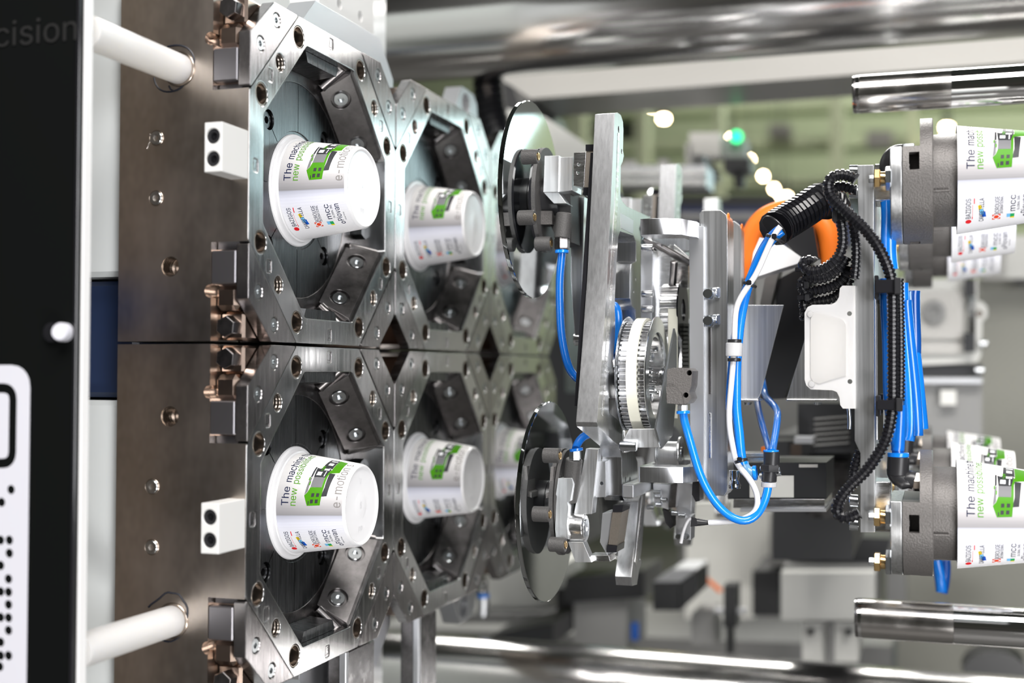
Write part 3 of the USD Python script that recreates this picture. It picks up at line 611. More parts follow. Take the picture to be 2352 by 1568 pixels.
# air fitting and its short blue hose
p = at(1294, 530, y=YA-.03)
ua.part('air_fitting', cyl(at(1296, 490, y=YA-.028), at(1291, 548, y=YA-.03), .0068, 20), MT['printed_black'])
ua.part('fitting_nut', hexnut(at(1291, 547, y=YA-.03), (0, 0, -1), .0068, .0095), MT['dark_steel'])
ua.part('collet', ringm(at(1290.5, 574, y=YA-.03), (0, 0, -1), .0060, .0030, .0028, 24), MT['blue_hose'])
def inst(t, n, labels, dz=0):
    for k in range(1, n+1):
        t.copy(t.loc+V(0, PIT*k, 0), labels[k-1])
inst(ua, 2, ['second upper gripper arm, blown-out bright aluminium bar behind the front one', 'farthest upper gripper arm, only its blurred bar top showing behind the others'])
mat('blue_hose_mid', (.004, .12, .50), .22, 0, coat_weight=.4)
solo('air_hose', tube([at(u, v, y=YA-.03+.0004*k) for k, (u, v) in enumerate(((1290.5, 572), (1290, 590), (1286, 640), (1286, 700), (1289, 760), (1297, 810), (1310, 850), (1326, 869), (1345, 878)))], .0035, 16), MT['blue_hose_mid'], 'blue air hose hanging from the upper gripper fitting to the arm', 'hose')
solo('air_hose', tube([at(u, v, y=YA+.02) for u, v in ((1404, 700), (1415, 708), (1419, 730), (1418, 760), (1412, 788), (1400, 810))], .0042, 14), MT['blue_hose'], 'blue air hose showing inside the upper arm plate window', 'hose')
# --- lower arm
la = Thing('pick_up_unit', 'lower aluminium gripper arm in front, its dark-reflecting disc beside the lower cups', 'robot', (XA, YA, 1.3), 'lower gripper arms of the robot')
c = disc_unit(la, 1258, 1150, -1)
la.part('rear_hub', [cyl(c+V(-.0018, 0, 0), c+V(-.010, 0, 0), .0285, 44), cyl(c+V(-.0105, 0, 0), c+V(-.022, 0, 0), .0285, 44)], MT['printed_grey'])
oval(c+V(0, 0, 0), .038, .0465, c[0]+.0120, c[0]+.0155, MT['printed_black'], la, 'flange')
oval(c+V(0, .001, 0), .037, .0455, c[0]+.0160, c[0]+.0190, MT['printed_black'], la, 'flange')
la.part('hub', cyl(c+V(.0020, 0, 0), c+V(.030, 0, 0), .018, 36), MT['black_plastic'])
for u, v in ((1286, 1046), (1263, 1181), (1299, 1251)):
    p = at(u, v, x=c[0]+.030); q = p.copy(); q[0] = c[0]+.016
    so_ = la.part('standoff', cyl(q, p, .0062, 22), MT['printed_black'])
    la.part('brass_insert', ringm(p-V(.001, 0, 0), (1, 0, 0), .0034, .0020, .0018, 18), MT['brass'], so_)
la.part('serrated_rib', S([(1265, 1072), (1272, 1072), (1267, 1140), (1254, 1144), (1254, 1132), (1261, 1130)], YA-.034, .02), MT['printed_grey'])
la.part('clamp_fork', S([(1282, 1098), (1314, 1097), (1317, 1112), (1310, 1150), (1303, 1153), (1306, 1163), (1304, 1185), (1302, 1205), (1306, 1238), (1277, 1238), (1275, 1215), (1277, 1160), (1279, 1140), (1277, 1135)], YA-.036, .03), MT['milled_alu'])
la.part('lever', S([(1346, 1030), (1375, 1031), (1373, 1046), (1359, 1180), (1318, 1182), (1335, 1090)], YA-.024, .014), MT['milled_alu'])
p = at(1310, 1212, y=YA-.022); q = at(1346, 1212, y=YA-.022)
la.part('clamp_barrel', cyl(p, q, .0120, 36, .001), MT['aluminium_bright'])
la.part('barrel_screw', screw(q+V(.0006, 0, 0), (1, 0, 0), .0075, .004, .0036), MT['zinc'])
la.part('side_block', S([(1366, 1059), (1391, 1059), (1392, 1141), (1368, 1142), (1361, 1090)], YA-.018, .03, [(1382, 1110, .0016)]), MT['anodised'])
la.part('foot_bracket', S([(1305, 1244), (1339, 1244), (1359, 1291), (1322, 1291)], YA-.030, .012), MT['milled_alu'])
la.part('foot_bar', S([(1353, 1275), (1398, 1275), (1402, 1289), (1357, 1289)], YA-.022, .02), MT['aluminium_bright'])
la.part('carriage', S([(1384, 1178), (1406, 1176), (1402, 1220), (1393, 1260), (1398, 1280), (1378, 1245), (1380, 1225)], YA-.020, .03), MT['anodised'])
la.part('guide_rail', S([(1407, 1176), (1428, 1176), (1417, 1252), (1397, 1250)], YA-.022, .028), MT['bronze_anodised'])
la.part('end_cap', S([(1408, 1160), (1431, 1160), (1429, 1175.5), (1407, 1175.5)], YA-.023, .028), MT['black_gloss'])
la.part('end_cap', S([(1394, 1251), (1418, 1252.5), (1416, 1268), (1393, 1268)], YA-.023, .028), MT['black_gloss'])
leg = [(1466, 1152), (1470, 1142), (1482, 1112), (1484, 1120), (1474, 1260), (1471, 1280), (1474, 1290), (1468, 1308), (1463, 1342), (1452, 1345), (1450, 1325), (1457, 1260), (1463, 1200)]
la.part('arm_leg', X(leg, XA+.0012, .0145, [(1469, 1285, .0016)]), MT['aluminium'])
la.part('groove', X([(1477, 1128), (1481, 1128), (1464, 1290), (1461, 1300), (1459, 1290)], XA+.0016, .0004), MT['aluminium_bright'])
la.part('air_fitting', cyl(at(1319, 1054, y=YA-.030), at(1308, 1150, y=YA-.022), .0072, 22), MT['printed_black'])
la.part('fitting_nut', hexnut(at(1321, 1034, y=YA-.030), (0, 0, -1), .0052, .008), MT['zinc'])
la.part('collet', ringm(at(1323, 1029, y=YA-.030), (.15, 0, -1), .0058, .0030, .0026, 24), MT['blue_hose_mid'])
inst(la, 2, ['second lower gripper arm behind the front one, mostly hidden', 'farthest lower gripper arm, hidden behind the nearer ones'])
solo('air_hose', tube([at(u, v, y=YA-.03+.004*k) for k, (u, v) in enumerate(((1323, 1030), (1327, 1018), (1337, 1005), (1352, 997), (1372, 992), (1400, 985)))], .0035, 16), MT['blue_hose_mid'], 'short blue air hose bending out of the lower gripper fitting', 'hose')
# --- frame that carries the arms: links, post, fins
fr = Thing('robot_gantry', 'aluminium gantry of the robot, curved links to a tall grooved post', 'robot', (.3, YA, 1.45))
def link(pz0, pz1, pts, y0, depth, win=None):
    zs = [at(1500, v, y=y0)[2] for v in (pz0, pz1)]
    s = poly([(at(u, (pz0+pz1)/2, y=y0)[0], y0+dy) for u, dy in pts])
    if win: s = s.difference(poly([(at(u, (pz0+pz1)/2, y=y0)[0], y0+dy) for u, dy in win]))
    return extrude(s, 'z', max(zs), abs(zs[0]-zs[1]))
fr.part('link', link(502, 539, [(1468, .012), (1471, 0), (1500, -.003), (1530, -.001), (1562, .006), (1569, .016), (1586, .030), (1586, .16), (1468, .16)], YA-.035, 0, [(1478, .030), (1555, .034), (1560, .06), (1555, .14), (1478, .14)]), MT['aluminium'])
fr.part('link', link(1072, 1108, [(1466, .002), (1470, 0), (1530, 0), (1566, .006), (1592, .022), (1592, .12), (1466, .12)], YA-.030, 0, [(1478, .03), (1560, .034), (1560, .10), (1478, .10)]), MT['aluminium'])
fr.part('post', S([(1583, 519), (1616, 519), (1617, 1105), (1586, 1105)], YA+.004, .05), MT['anodised'])
mat('brushed_alu', (.62, .63, .64), .33, 1.0, grain=(300, 300, 4), vary=.025, rvary=.04, bevel=.001)
top = [(1607, 492), (1612, 483), (1655, 482), (1668, 492), (1671, 505), (1671, 1128), (1664, 1138), (1622, 1138), (1617, 1128), (1617, 530), (1609, 520)]
fr.part('post_plate', S(top, YA+.010, .035, []), MT['brushed_alu'])
fr.part('post_slot', S([(1628, 752), (1633, 752), (1633, 905), (1628, 905)], YA+.0085, .0018), MT['dark_steel'])
fr.part('post_slot', S([(1628, 948), (1633, 948), (1633, 1052), (1628, 1052)], YA+.0085, .0018), MT['aluminium_bright'])
for v in (675, 737):
    p = at(1628, v, y=YA+.010)
    fr.part('cap_screw', [cyl(p, p-V(0, .006, 0), .0046, 18), cyl(p+V(.004, 0, .001), p+V(.009, -.002, .001), .0046, 18), hexnut(p+V(.001, -.001, 0), (0, -1, 0), .0056, .002)], MT['zinc'])
for k in range(3):
    o = V(0, .083*k, 0)
    if k:
        v, f = arr(S(top[:3]+[(1668, 492), (1671, 505), (1671, 900), (1640, 900), (1640, 500)], YA+.010, .02)); fr.part('fin_plate', (v+o, f), MT['brushed_alu'])
    p = at(1671, 505, y=YA+.020)+o
    fr.part('orange_seal', ringm(p+V(.0002, 0, 0), (1, 0, 0), .0062, .0040, .0012, 24), MT['orange_cable'])
p = at(1612, 520, y=YA+.02)
fr.part('set_screw', cyl(p-V(0, 0, .002), p+V(0, 0, .0125), .0020, 14), MT['zinc'])
fr.part('set_nut', hexnut(p-V(0, 0, .0008), (0, 0, 1), .0042, .004), MT['zinc'])
fr.part('cross_bar', S([(1472, 560), (1500, 575), (1496, 755), (1472, 750)], YA+.04, .02), MT['anodised'])
fr.part('inner_plate', S([(1502, 600), (1540, 560), (1538, 690), (1528, 700), (1524, 735), (1494, 735)], YA+.055, .012), MT['aluminium_bright'])
fr.part('inner_plate', S([(1548, 560), (1582, 590), (1580, 660), (1545, 660)], YA+.065, .012), MT['aluminium_bright'])
for q in (((1478, 545), (1585, 605)), ((1548, 600), (1541, 700))):
    fr.part('tie_rod', cyl(at(*q[0], y=YA+.045), at(*q[1], y=YA+.06), .0035, 16), MT['dark_steel'])
for v0, v1 in ((562, 576), (668, 682), (704, 716)):
    fr.part('stud', cyl(at(1474, (v0+v1)/2, y=YA+.03), at(1500, (v0+v1)/2, y=YA+.03), .0032, 16), MT['chrome'])
# underside brackets below the lower link
fr.part('lower_bracket', S([(1540, 1112), (1556, 1108), (1552, 1165), (1536, 1165)], YA+.05, .02), MT['dark_steel'])
fr.part('lower_bracket', S([(1500, 1110), (1540, 1112), (1535, 1170), (1503, 1160)], YA+.055, .02), MT['anodised'])
fr.part('lower_bracket', S([(1556, 1105), (1590, 1110), (1586, 1200), (1552, 1195)], YA+.06, .02), MT['anodised'])
fr.part('black_pad', S([(1591, 1103), (1606, 1100), (1607, 1150), (1598, 1152), (1589, 1135)], YA+.03, .02), MT['black_plastic'])
fr.part('black_pad', S([(1521, 1168), (1538, 1175), (1548, 1208), (1540, 1214), (1528, 1200)], YA+.055, .02), MT['black_plastic'])
fr.part('sensor_foot', S([(1553, 1180), (1588, 1185), (1586, 1240), (1552, 1238)], YA+.05, .02), MT['anodised'])
for u, v in ((1560, 1231), (1577, 1231)):
    fr.part('foot_screw', cyl(at(u, v, y=YA+.046), at(u, v, y=YA+.046)-V(0, .004, 0), .0028, 14), MT['zinc'])
for u, v in ((1510, 1130), (1512, 1140), (1525, 1148), (1513, 1158), (1494, 1165), (1550, 1178), (1567, 1184)):
    fr.part('screw_stub', cyl(at(u-8, v, y=YA+.045), at(u+8, v, y=YA+.045), .0022, 12), MT['zinc'])
zr = at(1475, 1125, y=YA)[2]
fr.part('cross_rail', box((XA+.0016, YA-.015, zr-.006), (XA+.012, YA+2*PIT+.04, zr+.006), .001), MT['anodised'])
ro = Thing('idler_roller', 'pale flanged idler roller under the sheet bracket', 'roller', at(1535, 1040, y=YA+.03))
ra, rb_ = at(1514, 1040, y=YA+.03), at(1560, 1036, y=YA+.03); rb_[2] = ra[2]; rb_[1] = ra[1]
ro.part('barrel', cyl(ra, rb_, .0105, 32), MT['milled_alu'])
ro.part('flange', ringm(ra, (-1, 0, 0), .0128, .003, .0018, 32), MT['milled_alu'])
ro.part('flange', ringm(rb_, (1, 0, 0), .0150, .006, .0022, 32), MT['aluminium_bright'])
ro.part('axle_screw', screw(rb_+V(.0030, 0, 0), (1, 0, 0), .0058, .004, .003), MT['zinc'])
# --- toothed pulley and belt
pu = Thing('toothed_pulley', 'large toothed belt pulley with pale belt and bright rims in the robot', 'pulley', at(1490, 860, y=YA+.0))
pc = at(1492, 863, y=YA); RP = .0475
x0 = at(1446, 863, y=YA)[0]-pc[0]; x1 = at(1508, 863, y=YA)[0]-pc[0]
pu.part('core', ringm(pc+V(x0+.001, 0, 0), (1, 0, 0), RP-.0035, RP-.014, x1-x0-.002, 64), MT['aluminium_bright'])
NT = 60
for k in range(NT):
    a = 2*np.pi*k/NT; e = V(0, math.cos(a), math.sin(a)); w = V(0, -math.sin(a), math.cos(a))
    pts = [pc+V(x, 0, 0)+e*(RP-.0037+h)+w*s*.0013 for x in (x0+.0008, x1-.0008) for h in (0, .0032) for s in (-1, 1)]
    pu.part('tooth', hull(pts), MT['aluminium'])
pu.part('rim', ringm(pc+V(x0-.0012, 0, 0), (1, 0, 0), RP+.0035, RP-.012, .0012, 64), MT['zinc'])
pu.part('rim', ringm(pc+V(x1, 0, 0), (1, 0, 0), RP+.0035, RP-.010, .0014, 64), MT['zinc'])
pu.part('web', lathe(pc+V(x1-.012, 0, 0), (-1, 0, 0), [(0, 0), (RP-.013, 0), (RP-.013, .003), (0, .003)], 48), MT['aluminium_bright'])
for k in range(8):
    a = 2*np.pi*k/8+.2; p = pc+V(x1-.012, .019*math.cos(a), .019*math.sin(a))
    pu.part('cap_screw', screw(p+V(.0075, 0, 0), (1, 0, 0), .0036, .0075, .0018), MT['zinc'])
    if k % 2: pu.part('spacer', cyl(p+V(0, .009*math.cos(a), .009*math.sin(a)), p+V(.010, .009*math.cos(a), .009*math.sin(a)), .0028, 14), MT['chrome'])
pu.part('shaft', cyl(pc+V(-.05, 0, 0), pc+V(x1+.008, 0, 0), .0085, 28), MT['chrome'])
bx0, bx1 = at(1467, 863, y=YA)[0], at(1490, 863, y=YA)[0]
a = np.linspace(math.radians(75), math.radians(290), 60)
pts = [(pc[1]+RP*.995*math.cos(t), pc[2]+RP*.995*math.sin(t)) for t in a]+[(pc[1]+(RP+.0022)*math.cos(t), pc[2]+(RP+.0022)*math.sin(t)) for t in a[::-1]]
solo('toothed_belt', extrude(poly(pts), 'x', bx1, bx1-bx0), MT['belt'], 'pale toothed drive belt running round the large pulley', 'belt')
p2 = Thing('toothed_pulley', 'smaller toothed pulley behind the large one beside the post', 'pulley', at(1545, 700, y=YA+.06))
q = at(1540, 712, y=YA+.06)
xa, xb = at(1525, 712, y=YA+.06)[0], at(1566, 712, y=YA+.06)[0]
p2.part('core', cyl(V(xa, q[1], q[2]), V(xb, q[1], q[2]), .0215, 40), MT['aluminium'])
for k in range(30):
    a = 2*np.pi*k/30; e = V(0, math.cos(a), math.sin(a)); w = V(0, -math.sin(a), math.cos(a))
    p2.part('tooth', hull([V(x, q[1], q[2])+e*(.0205+h)+w*s*.0012 for x in (xa+.0006, xb-.0006) for h in (0, .0035) for s in (-1, 1)]), MT['aluminium_bright'])
p2.part('rim', ringm(V(xb, q[1], q[2]), (1, 0, 0), .0270, .010, .0015, 40), MT['black_gloss'])
xc, xd = at(1542, 712, y=YA+.05)[0], at(1564, 712, y=YA+.05)[0]
solo('toothed_belt', box((xc, YA+.034, at(1550, 960, y=YA+.04)[2]), (xd, YA+.036, q[2]), .0003), MT['belt'], 'pale flat belt run hanging from the smaller pulley', 'belt')
xe, xf = at(1565, 800, y=YA+.06)[0], at(1581, 800, y=YA+.06)[0]; bt = Thing('toothed_belt', 'dark return run of the belt with its teeth showing beside the post', 'belt', (xe, YA+.06, 1.45))
zt = at(1570, 742, y=YA+.06)[2]; zb = at(1570, 860, y=YA+.06)[2]
bt.part('belt_back', box((xe, YA+.062, zb), (xf, YA+.064, zt), .0003), MT['belt_dark'])
for k in range(12):
    z = zb+(zt-zb)*(k+.5)/12
    bt.part('belt_tooth', box((xe, YA+.0605, z-.0012), (xf, YA+.0622, z+.0012), .0004), MT['belt_dark'])
# bent sheet bracket in front of the pulley
br = Thing('sheet_bracket', 'bright bent sheet-metal bracket holding the grey sensor head over the pulley', 'bracket', at(1500, 960, y=YA-.03))
XB = at(1519, 900, y=YA-.035)[0]
sb = [(1549, 754), (1553, 757), (1561, 800), (1541, 960), (1514, 1028), (1513, 1024), (1506, 985), (1511, 972)]
br.part('side_sheet', X([(1550, 754), (1562, 800), (1552, 930), (1545, 1000), (1520, 1030), (1507, 984)], XB, .0016), MT['zinc'])
br.part('bottom_sheet', S([(1445, 985), (1506, 984), (1516, 1027), (1450, 1028), (1436, 1026), (1432, 1010)], YA-.040, .0016), MT['milled_alu'])
pz = at(1506, 985, y=YA-.040)
br.part('lip', box((at(1430, 990, y=YA-.038)[0], YA-.0384, at(1430, 1040, y=YA-.04)[2]), (at(1436, 990, y=YA-.038)[0], YA-.020, at(1430, 988, y=YA-.04)[2]), .0004), MT['aluminium_bright'])
p = at(1446, 1024, y=YA-.046)
br.part('cap_screw', cyl(p-V(.008, 0, 0), p+V(.006, 0, 0), .0042, 20), MT['zinc'])
for y in ():
    pass
sh = Thing('air_block', 'grey printed air block with two holes at the bracket, white collar below', 'air block', at(1555, 880, y=YA-.03))
XH = at(1584, 890, y=YA-.03)[0]
m = man(S([(1533, 848), (1546, 844), (1582, 845), (1590, 852), (1588, 885), (1583, 900), (1588, 915), (1580, 926), (1565, 930), (1535, 926), (1529, 915), (1531, 890)], YA-.040, .028))
for u, v in ((1583, 856), (1575, 907)):
    p = at(u, v, y=YA-.040); m -= man(cyl(p-V(0, .002, 0), p+V(0, .02, 0), .0022, 18, 0))
sh.part('body', m, MT['printed_grey'])
sh.part('step', S([(1530, 888), (1552, 888), (1566, 905), (1570, 928), (1532, 926)], YA-.044, .004), MT['printed_grey'])
sh.part('collar', hexnut(at(1568, 929, y=YA-.036), (0, 0, -1), .0044, .0062), MT['aluminium_bright'])
sh.part('collet', ringm(at(1569, 943, y=YA-.036), (.05, 0, -1), .0056, .0030, .0026, 24), MT['blue_hose'])
# --- cables around the frame
def run(pix, r, m, label, y=YA-.03, cat='hose', dy=0.0, name='air_hose', n=14, grp=None):
    ys = np.linspace(y, y+dy, len(pix))
    return solo(name, tube([at(u, v, y=yy) for (u, v), yy in zip(pix, ys)], r, n), MT[m], label, cat, grp)
run([(1569, 944), (1572, 965), (1578, 988), (1591, 1034), (1606, 1083), (1624, 1123), (1644, 1154), (1670, 1180), (1698, 1194), (1721, 1193), (1744, 1174), (1760, 1138), (1765, 1109)], .0034, 'blue_hose', 'thick blue air hose looping from the grey air block down to the black tee', YA-.036, dy=.02)
run([(1775, 1038), (1777, 1020), (1782, 990), (1786, 957), (1782, 937), (1766, 919), (1757, 905), (1750, 870)], .0031, 'blue_hose', 'bright blue air hose rising from the black tee, the right one of the pair', YA-.014, dy=.16)
run([(1768, 1038), (1764, 1020), (1757, 997), (1746, 957), (1739, 923), (1733, 880)], .0031, 'blue_hose_mid', 'dark blue air hose rising from the black tee, the left one of the pair', YA-.012, dy=.16)
run([(1796, 530), (1778, 545), (1757, 570), (1739, 607), (1724, 640), (1715, 668), (1707, 701), (1699, 748), (1695, 790), (1692, 834), (1691, 901), (1692, 945), (1697, 990), (1701, 1035), (1707, 1066)], .0040, 'blue_hose', 'long thick blue air hose running down beside the post with the white hose', YA-.02, dy=.01)
run([(1793, 524), (1766, 548), (1742, 590), (1722, 640), (1704, 690), (1693, 740), (1685, 800), (1680, 850), (1676, 905), (1676, 940)], .0033, 'blue_hose_mid', 'second blue air hose half hidden behind the white one', YA-.012, dy=.012)
run([(1793, 520), (1770, 556), (1746, 610), (1732, 637), (1717, 659), (1699, 688), (1690, 717), (1687, 774), (1684, 832), (1681, 867), (1678, 901), (1675, 945), (1677, 990), (1684, 1030), (1693, 1063), (1713, 1089), (1733, 1120), (1740, 1149), (1735, 1172), (1717, 1187), (1690, 1195), (1650, 1199), (1628, 1200)], .0024, 'white_hose', 'thin white hose tied to the blue one, curling under to the black plug', YA-.028, dy=.01)
tee = Thing('hose_tee', 'black hose tee joining two blue hoses above and one below', 'fitting', at(1768, 1072, y=YA-.012))
P_ = lambda u, v: at(u, v, y=YA-.014)
tee.part('upper_sleeve', cyl(P_(1772, 1036), P_(1772, 1070), .0066, 20), MT['black_plastic'])
tee.part('lower_sleeve', cyl(P_(1768, 1070), P_(1766, 1106), .0062, 20), MT['black_plastic'])
tee.part('flange', hexnut(P_(1769, 1066), (0, 0, -1), .0084, .006), MT['black_plastic'])
tee.part('collet', ringm(P_(1771, 1033), (0, 0, -1), .0064, .0032, .0018, 22), MT['blue_hose'])
tee.part('clear_collet', ringm(P_(1766, 1107), (0, 0, -1), .0064, .0036, .0040, 22), MT['milky_plastic'])
for dx, dz in ((1786, 1079), (1788, 1088), (1752, 1076), (1750, 1093)):
    tee.part('side_stub', cyl(P_(dx-6, dz), P_(dx+6, dz-2), .0022, 12), MT['zinc'])
sp = Thing('hose_sleeve', 'milky white clamp sleeve with black ties around the hose bundle', 'clamp', at(1686, 803, y=YA-.03))
sp.part('sleeve', cyl(at(1686.5, 787, y=YA-.024), at(1686, 818, y=YA-.024), .0068, 26), MT['milky_plastic'])
sp.part('tie', ringm(at(1687, 779, y=YA-.024), (0, 0, -1), .0058, .0045, .0028, 24), MT['black_plastic'])
sp.part('tie', ringm(at(1686, 822, y=YA-.024), (0, 0, -1), .0056, .0044, .0028, 24), MT['black_plastic'])
def tie(u, v, r, d, label):
    t = Thing('cable_tie', label, 'cable tie', at(u, v, y=YA-.02)); p = at(u, v, y=YA-.022)
    t.part('band', ringm(p, d, r, r-.0010, .0026, 24), MT['black_plastic'])
    t.part('lock', box(p+V(-.002, -r-.002, -.002), p+V(.002, -r+.001, .002)), MT['black_gloss'])
tie(1723, 650, .0062, (-.4, 0, -1), 'black cable tie on the slanting blue and white hose bundle')
tie(1701, 1054, .0056, (.3, 0, -1), 'black cable tie at the foot of the white hose, above the clear fitting')
tie(1781, 545, .0078, (-.5, 0, -1), 'black cable tie where the hoses enter the big black conduit')
pl = Thing('sensor_plug', 'black plug with a boot on the white hose under the robot', 'plug', at(1600, 1198, y=YA))
pl.part('plug_body', hull([at(u, v, y=YA-.02+d) for d in (0, .008) for u, v in ((1588, 1187), (1600, 1190), (1602, 1208), (1586, 1209))]), MT['black_plastic'])
pl.part('boot', cyl(at(1600, 1199, y=YA-.016), at(1630, 1200, y=YA-.016), .0032, 14, r2=.0018), MT['black_plastic'])
run([(1587, 1188), (1580, 1195), (1572, 1212), (1567, 1230), (1564, 1247)], .0015, 'white_hose', 'thin grey sensor lead hanging at the sensor foot', YA+.035, cat='cable', name='sensor_cable')
fc = Thing('clear_fitting', 'clear blue elbow fitting at the foot of the thick blue hose', 'fitting', at(1712, 1085, y=YA))
mat('clear_blue', (.30, .62, .95), .08, 0, transmission_weight=.6, ior=1.45)
fc.part('elbow', tube([at(u, v, y=YA-.008) for u, v in ((1705, 1062), (1710, 1076), (1719, 1084), (1730, 1085))], .0052, 16), MT['clear_blue'])
fc.part('collet', ringm(at(1730, 1086, y=YA-.008), (1, 0, .1), .0062, .0040, .003, 20), MT['blue_hose'])
fc.part('nipple', lathe(at(1687, 1080, y=YA-.004), (0, 0, -1), [(0, 0), (.0046, 0), (.0040, .006), (.0036, .008), (.0052, .012), (.0048, .015), (0, .015)], 20), MT['chrome'])
# ---------------------------------------------------------------- label head on the right: carrier plate, mandrels with labels
YM = 1.068
cp = Thing('carrier_plate', 'tall grey aluminium carrier plate that bears the mandrels', 'plate', (.43, YM, 1.43))
cp.part('plate', S([(1969, 379), (2007, 378), (2007, 600), (2009, 1010), (2010, 1222), (1976, 1222), (1976, 1040), (1963, 1012), (1962, 585), (1972, 555)], YM-.035, .10), MT['brushed_alu'])
cp.part('rear_plate', S([(1972, 382), (1998, 382), (1998, 1218), (1977, 1218), (1977, 1040), (1966, 1012), (1966, 585), (1974, 555)], YM+.0652, .90), MT['brushed_alu'])  # unseen length at the back, extended to darken the disc reflections
for v0, v1 in ((376, 460), (1105, 1222)):
    cp.part('spacer', B(2009, v0, 2047, v1, YM-.012, .04), MT['aluminium_bright'])
for u, v in ((1968, 393), (1968, 441), (1968, 1150), (1968, 1203)):
    p = at(1971, v, y=YM-.02); q = p-V(.0068, 0, 0)
    cp.part('cap_screw', screw(q, (-1, 0, 0), .0052, .0068, .0026), MT['zinc'])
cp.part('edge_rail', S([(2010, 640), (2028, 640), (2029, 1010), (2011, 1010)], YM-.004, .01), MT['chrome'])
def mandrel(zc, name_label, upper, grp):
    xo = at(2200, 1183 if not upper else 417, y=YM)[0]+.0275
    t = Thing('label_mandrel', name_label, 'mandrel', (xo, YM, zc), grp)
    ax = lambda u: at(u, 1183 if not upper else 417, y=YM)[0]
    P0 = lambda u: V(ax(u), YM, zc)
    xs = [ax(2048), ax(2075), ax(2114), ax(2143), ax(2200)]
    zc_ = .0215 if upper else .0125
    body = man(lathe(V(xs[1]+.0002, YM, zc), (1, 0, 0), [(0, 0), (.0500, 0), (.0502, .0003), (.0502, xs[3]-xs[1]-.0008), (.0496, xs[3]-xs[1]), (0, xs[3]-xs[1])], 72))
    body -= man(box((xs[1]-.01, YM-.07, zc+zc_), (xs[2], YM+.07, zc+.09), .0001))
    w0, w1 = ax(2090), ax(2113); wz = zc+.0045 if upper else zc-.004
    body -= man(box((w0, YM-.06, wz-.007 if not upper else wz-.002), (w1, YM-.030, wz+.007 if not upper else wz+.012), .0002))
    body -= man(box((w0, YM-.06, zc-.0525), (w1, YM-.0, zc-.0488), .0002))
    t.part('printed_housing', body, MT['printed_grey'])
    fl = man(lathe(V(xs[0], YM, zc), (1, 0, 0), [(0, 0), (.0496, 0), (.0502, .0006), (.0502, xs[1]-xs[0]-.0006), (.0496, xs[1]-xs[0]), (0, xs[1]-xs[0])], 72))
    fl -= man(box((xs[0]-.01, YM-.07, zc+zc_+.0002), (xs[1]+.01, YM+.07, zc+.09), .0001))
    t.part('flange_plate', fl, MT['brushed_alu'])
    t.part('window_disc', cyl((ax(2085), YM-.036, wz), (ax(2092), YM-.036, wz), .008, 20), MT['dark_steel'])
    t.part('neck', lathe(V(xs[3], YM, zc), (1, 0, 0), [(0, 0), (.0370, 0), (.0370, xs[4]-xs[3]+.004), (0, xs[4]-xs[3]+.004)], 64), MT['printed_grey'])
    t.part('mandrel_core', lathe(V(xo-.0262, YM, zc), (1, 0, 0), [(0, 0), (.0416, 0), (.0336, .0560), (0, .0560)], 64), MT['printed_grey'])
    t.part('rib', box((xs[3], YM-.0380, zc-.014), (xs[3]+.012, YM-.0355, zc-.0125), .0003), MT['printed_grey'])
    # brass adjusters between carrier plate and flange
    fits = [(-.0415, 1190)] if False else []
    zs = (zc+.0035, ) if upper else (zc-.0015, zc-.0375)
    zs = (at(2030, 410, y=YM-.0455)[2], ) if upper else (at(2030, 1187, y=YM-.0455)[2], at(2030, 1290, y=YM-.0455)[2])
    for k, z in enumerate(zs):
        o = V(0, YM-.0455, z); g = lambda u: V(ax(u), 0, 0)
        t.part('adjuster', [hexnut(o+g(2013), (1, 0, 0), .0078, .0048), cyl(o+g(2026), o+g(2041), .0056, 24)], MT['brass'])
        t.part('lock_nut', hexnut(o+g(2038), (1, 0, 0), .0095, .0042, .5), MT['zinc'])
        t.part('set_screw', hexnut(o+g(2001), (1, 0, 0), .0034, .0045), MT['zinc'])
    # black elbow for the air
    if upper:
        a, b = at(2104, 349, y=YM-.02), at(2058, 351, y=YM-.02)
        t.part('elbow', tube([a-V(.010, 0, 0), b+V(.004, 0, 0), b-V(.001, 0, .001), b-V(.0055, 0, .007), b-V(.0058, 0, .016)], .0068, 18, .0015), MT['black_plastic'])
        t.part('elbow_nut', hexnut(a-V(.0105, 0, 0), (1, 0, 0), .0075, .0095), MT['zinc'])
    else:
        a, b = at(2100, 1103, y=YM-.03), at(2064, 1103, y=YM-.03)
        t.part('elbow', tube([a, (a+b)/2, b+V(.006, 0, -.0005), b+V(.001, 0, .002), b+V(-.0005, 0, .010)], .0072, 18, .0015), MT['black_plastic'])
        t.part('elbow_socket', cyl(b+V(-.0005, 0, .004), at(2063, 1048, y=YM-.03), .0083, 24), MT['black_plastic'])
        t.part('elbow_nut', hexnut(a-V(.001, 0, 0), (1, 0, 0), .0070, .0058), MT['bronze_anodised'])
        t.part('collet', ringm(at(2063, 1049, y=YM-.03), (0, 0, 1), .0082, .0040, .0034, 28), MT['blue_hose'])
    return t, xo
mu, xo_u = mandrel(ROW[0], 'upper front mandrel: dark printed housing, aluminium flange and brass adjuster', True, 'upper mandrels of the label head')
ml, xo_l = mandrel(ROW[1], 'lower front mandrel: dark printed housing with black elbow and brass adjusters', False, 'lower mandrels of the label head')
inst(mu, 2, ['second upper mandrel, mostly hidden behind the front one', 'farthest upper mandrel under the second, out of focus'])
inst(ml, 2, ['second lower mandrel above and behind the front one', 'farthest lower mandrel, small and out of focus'])
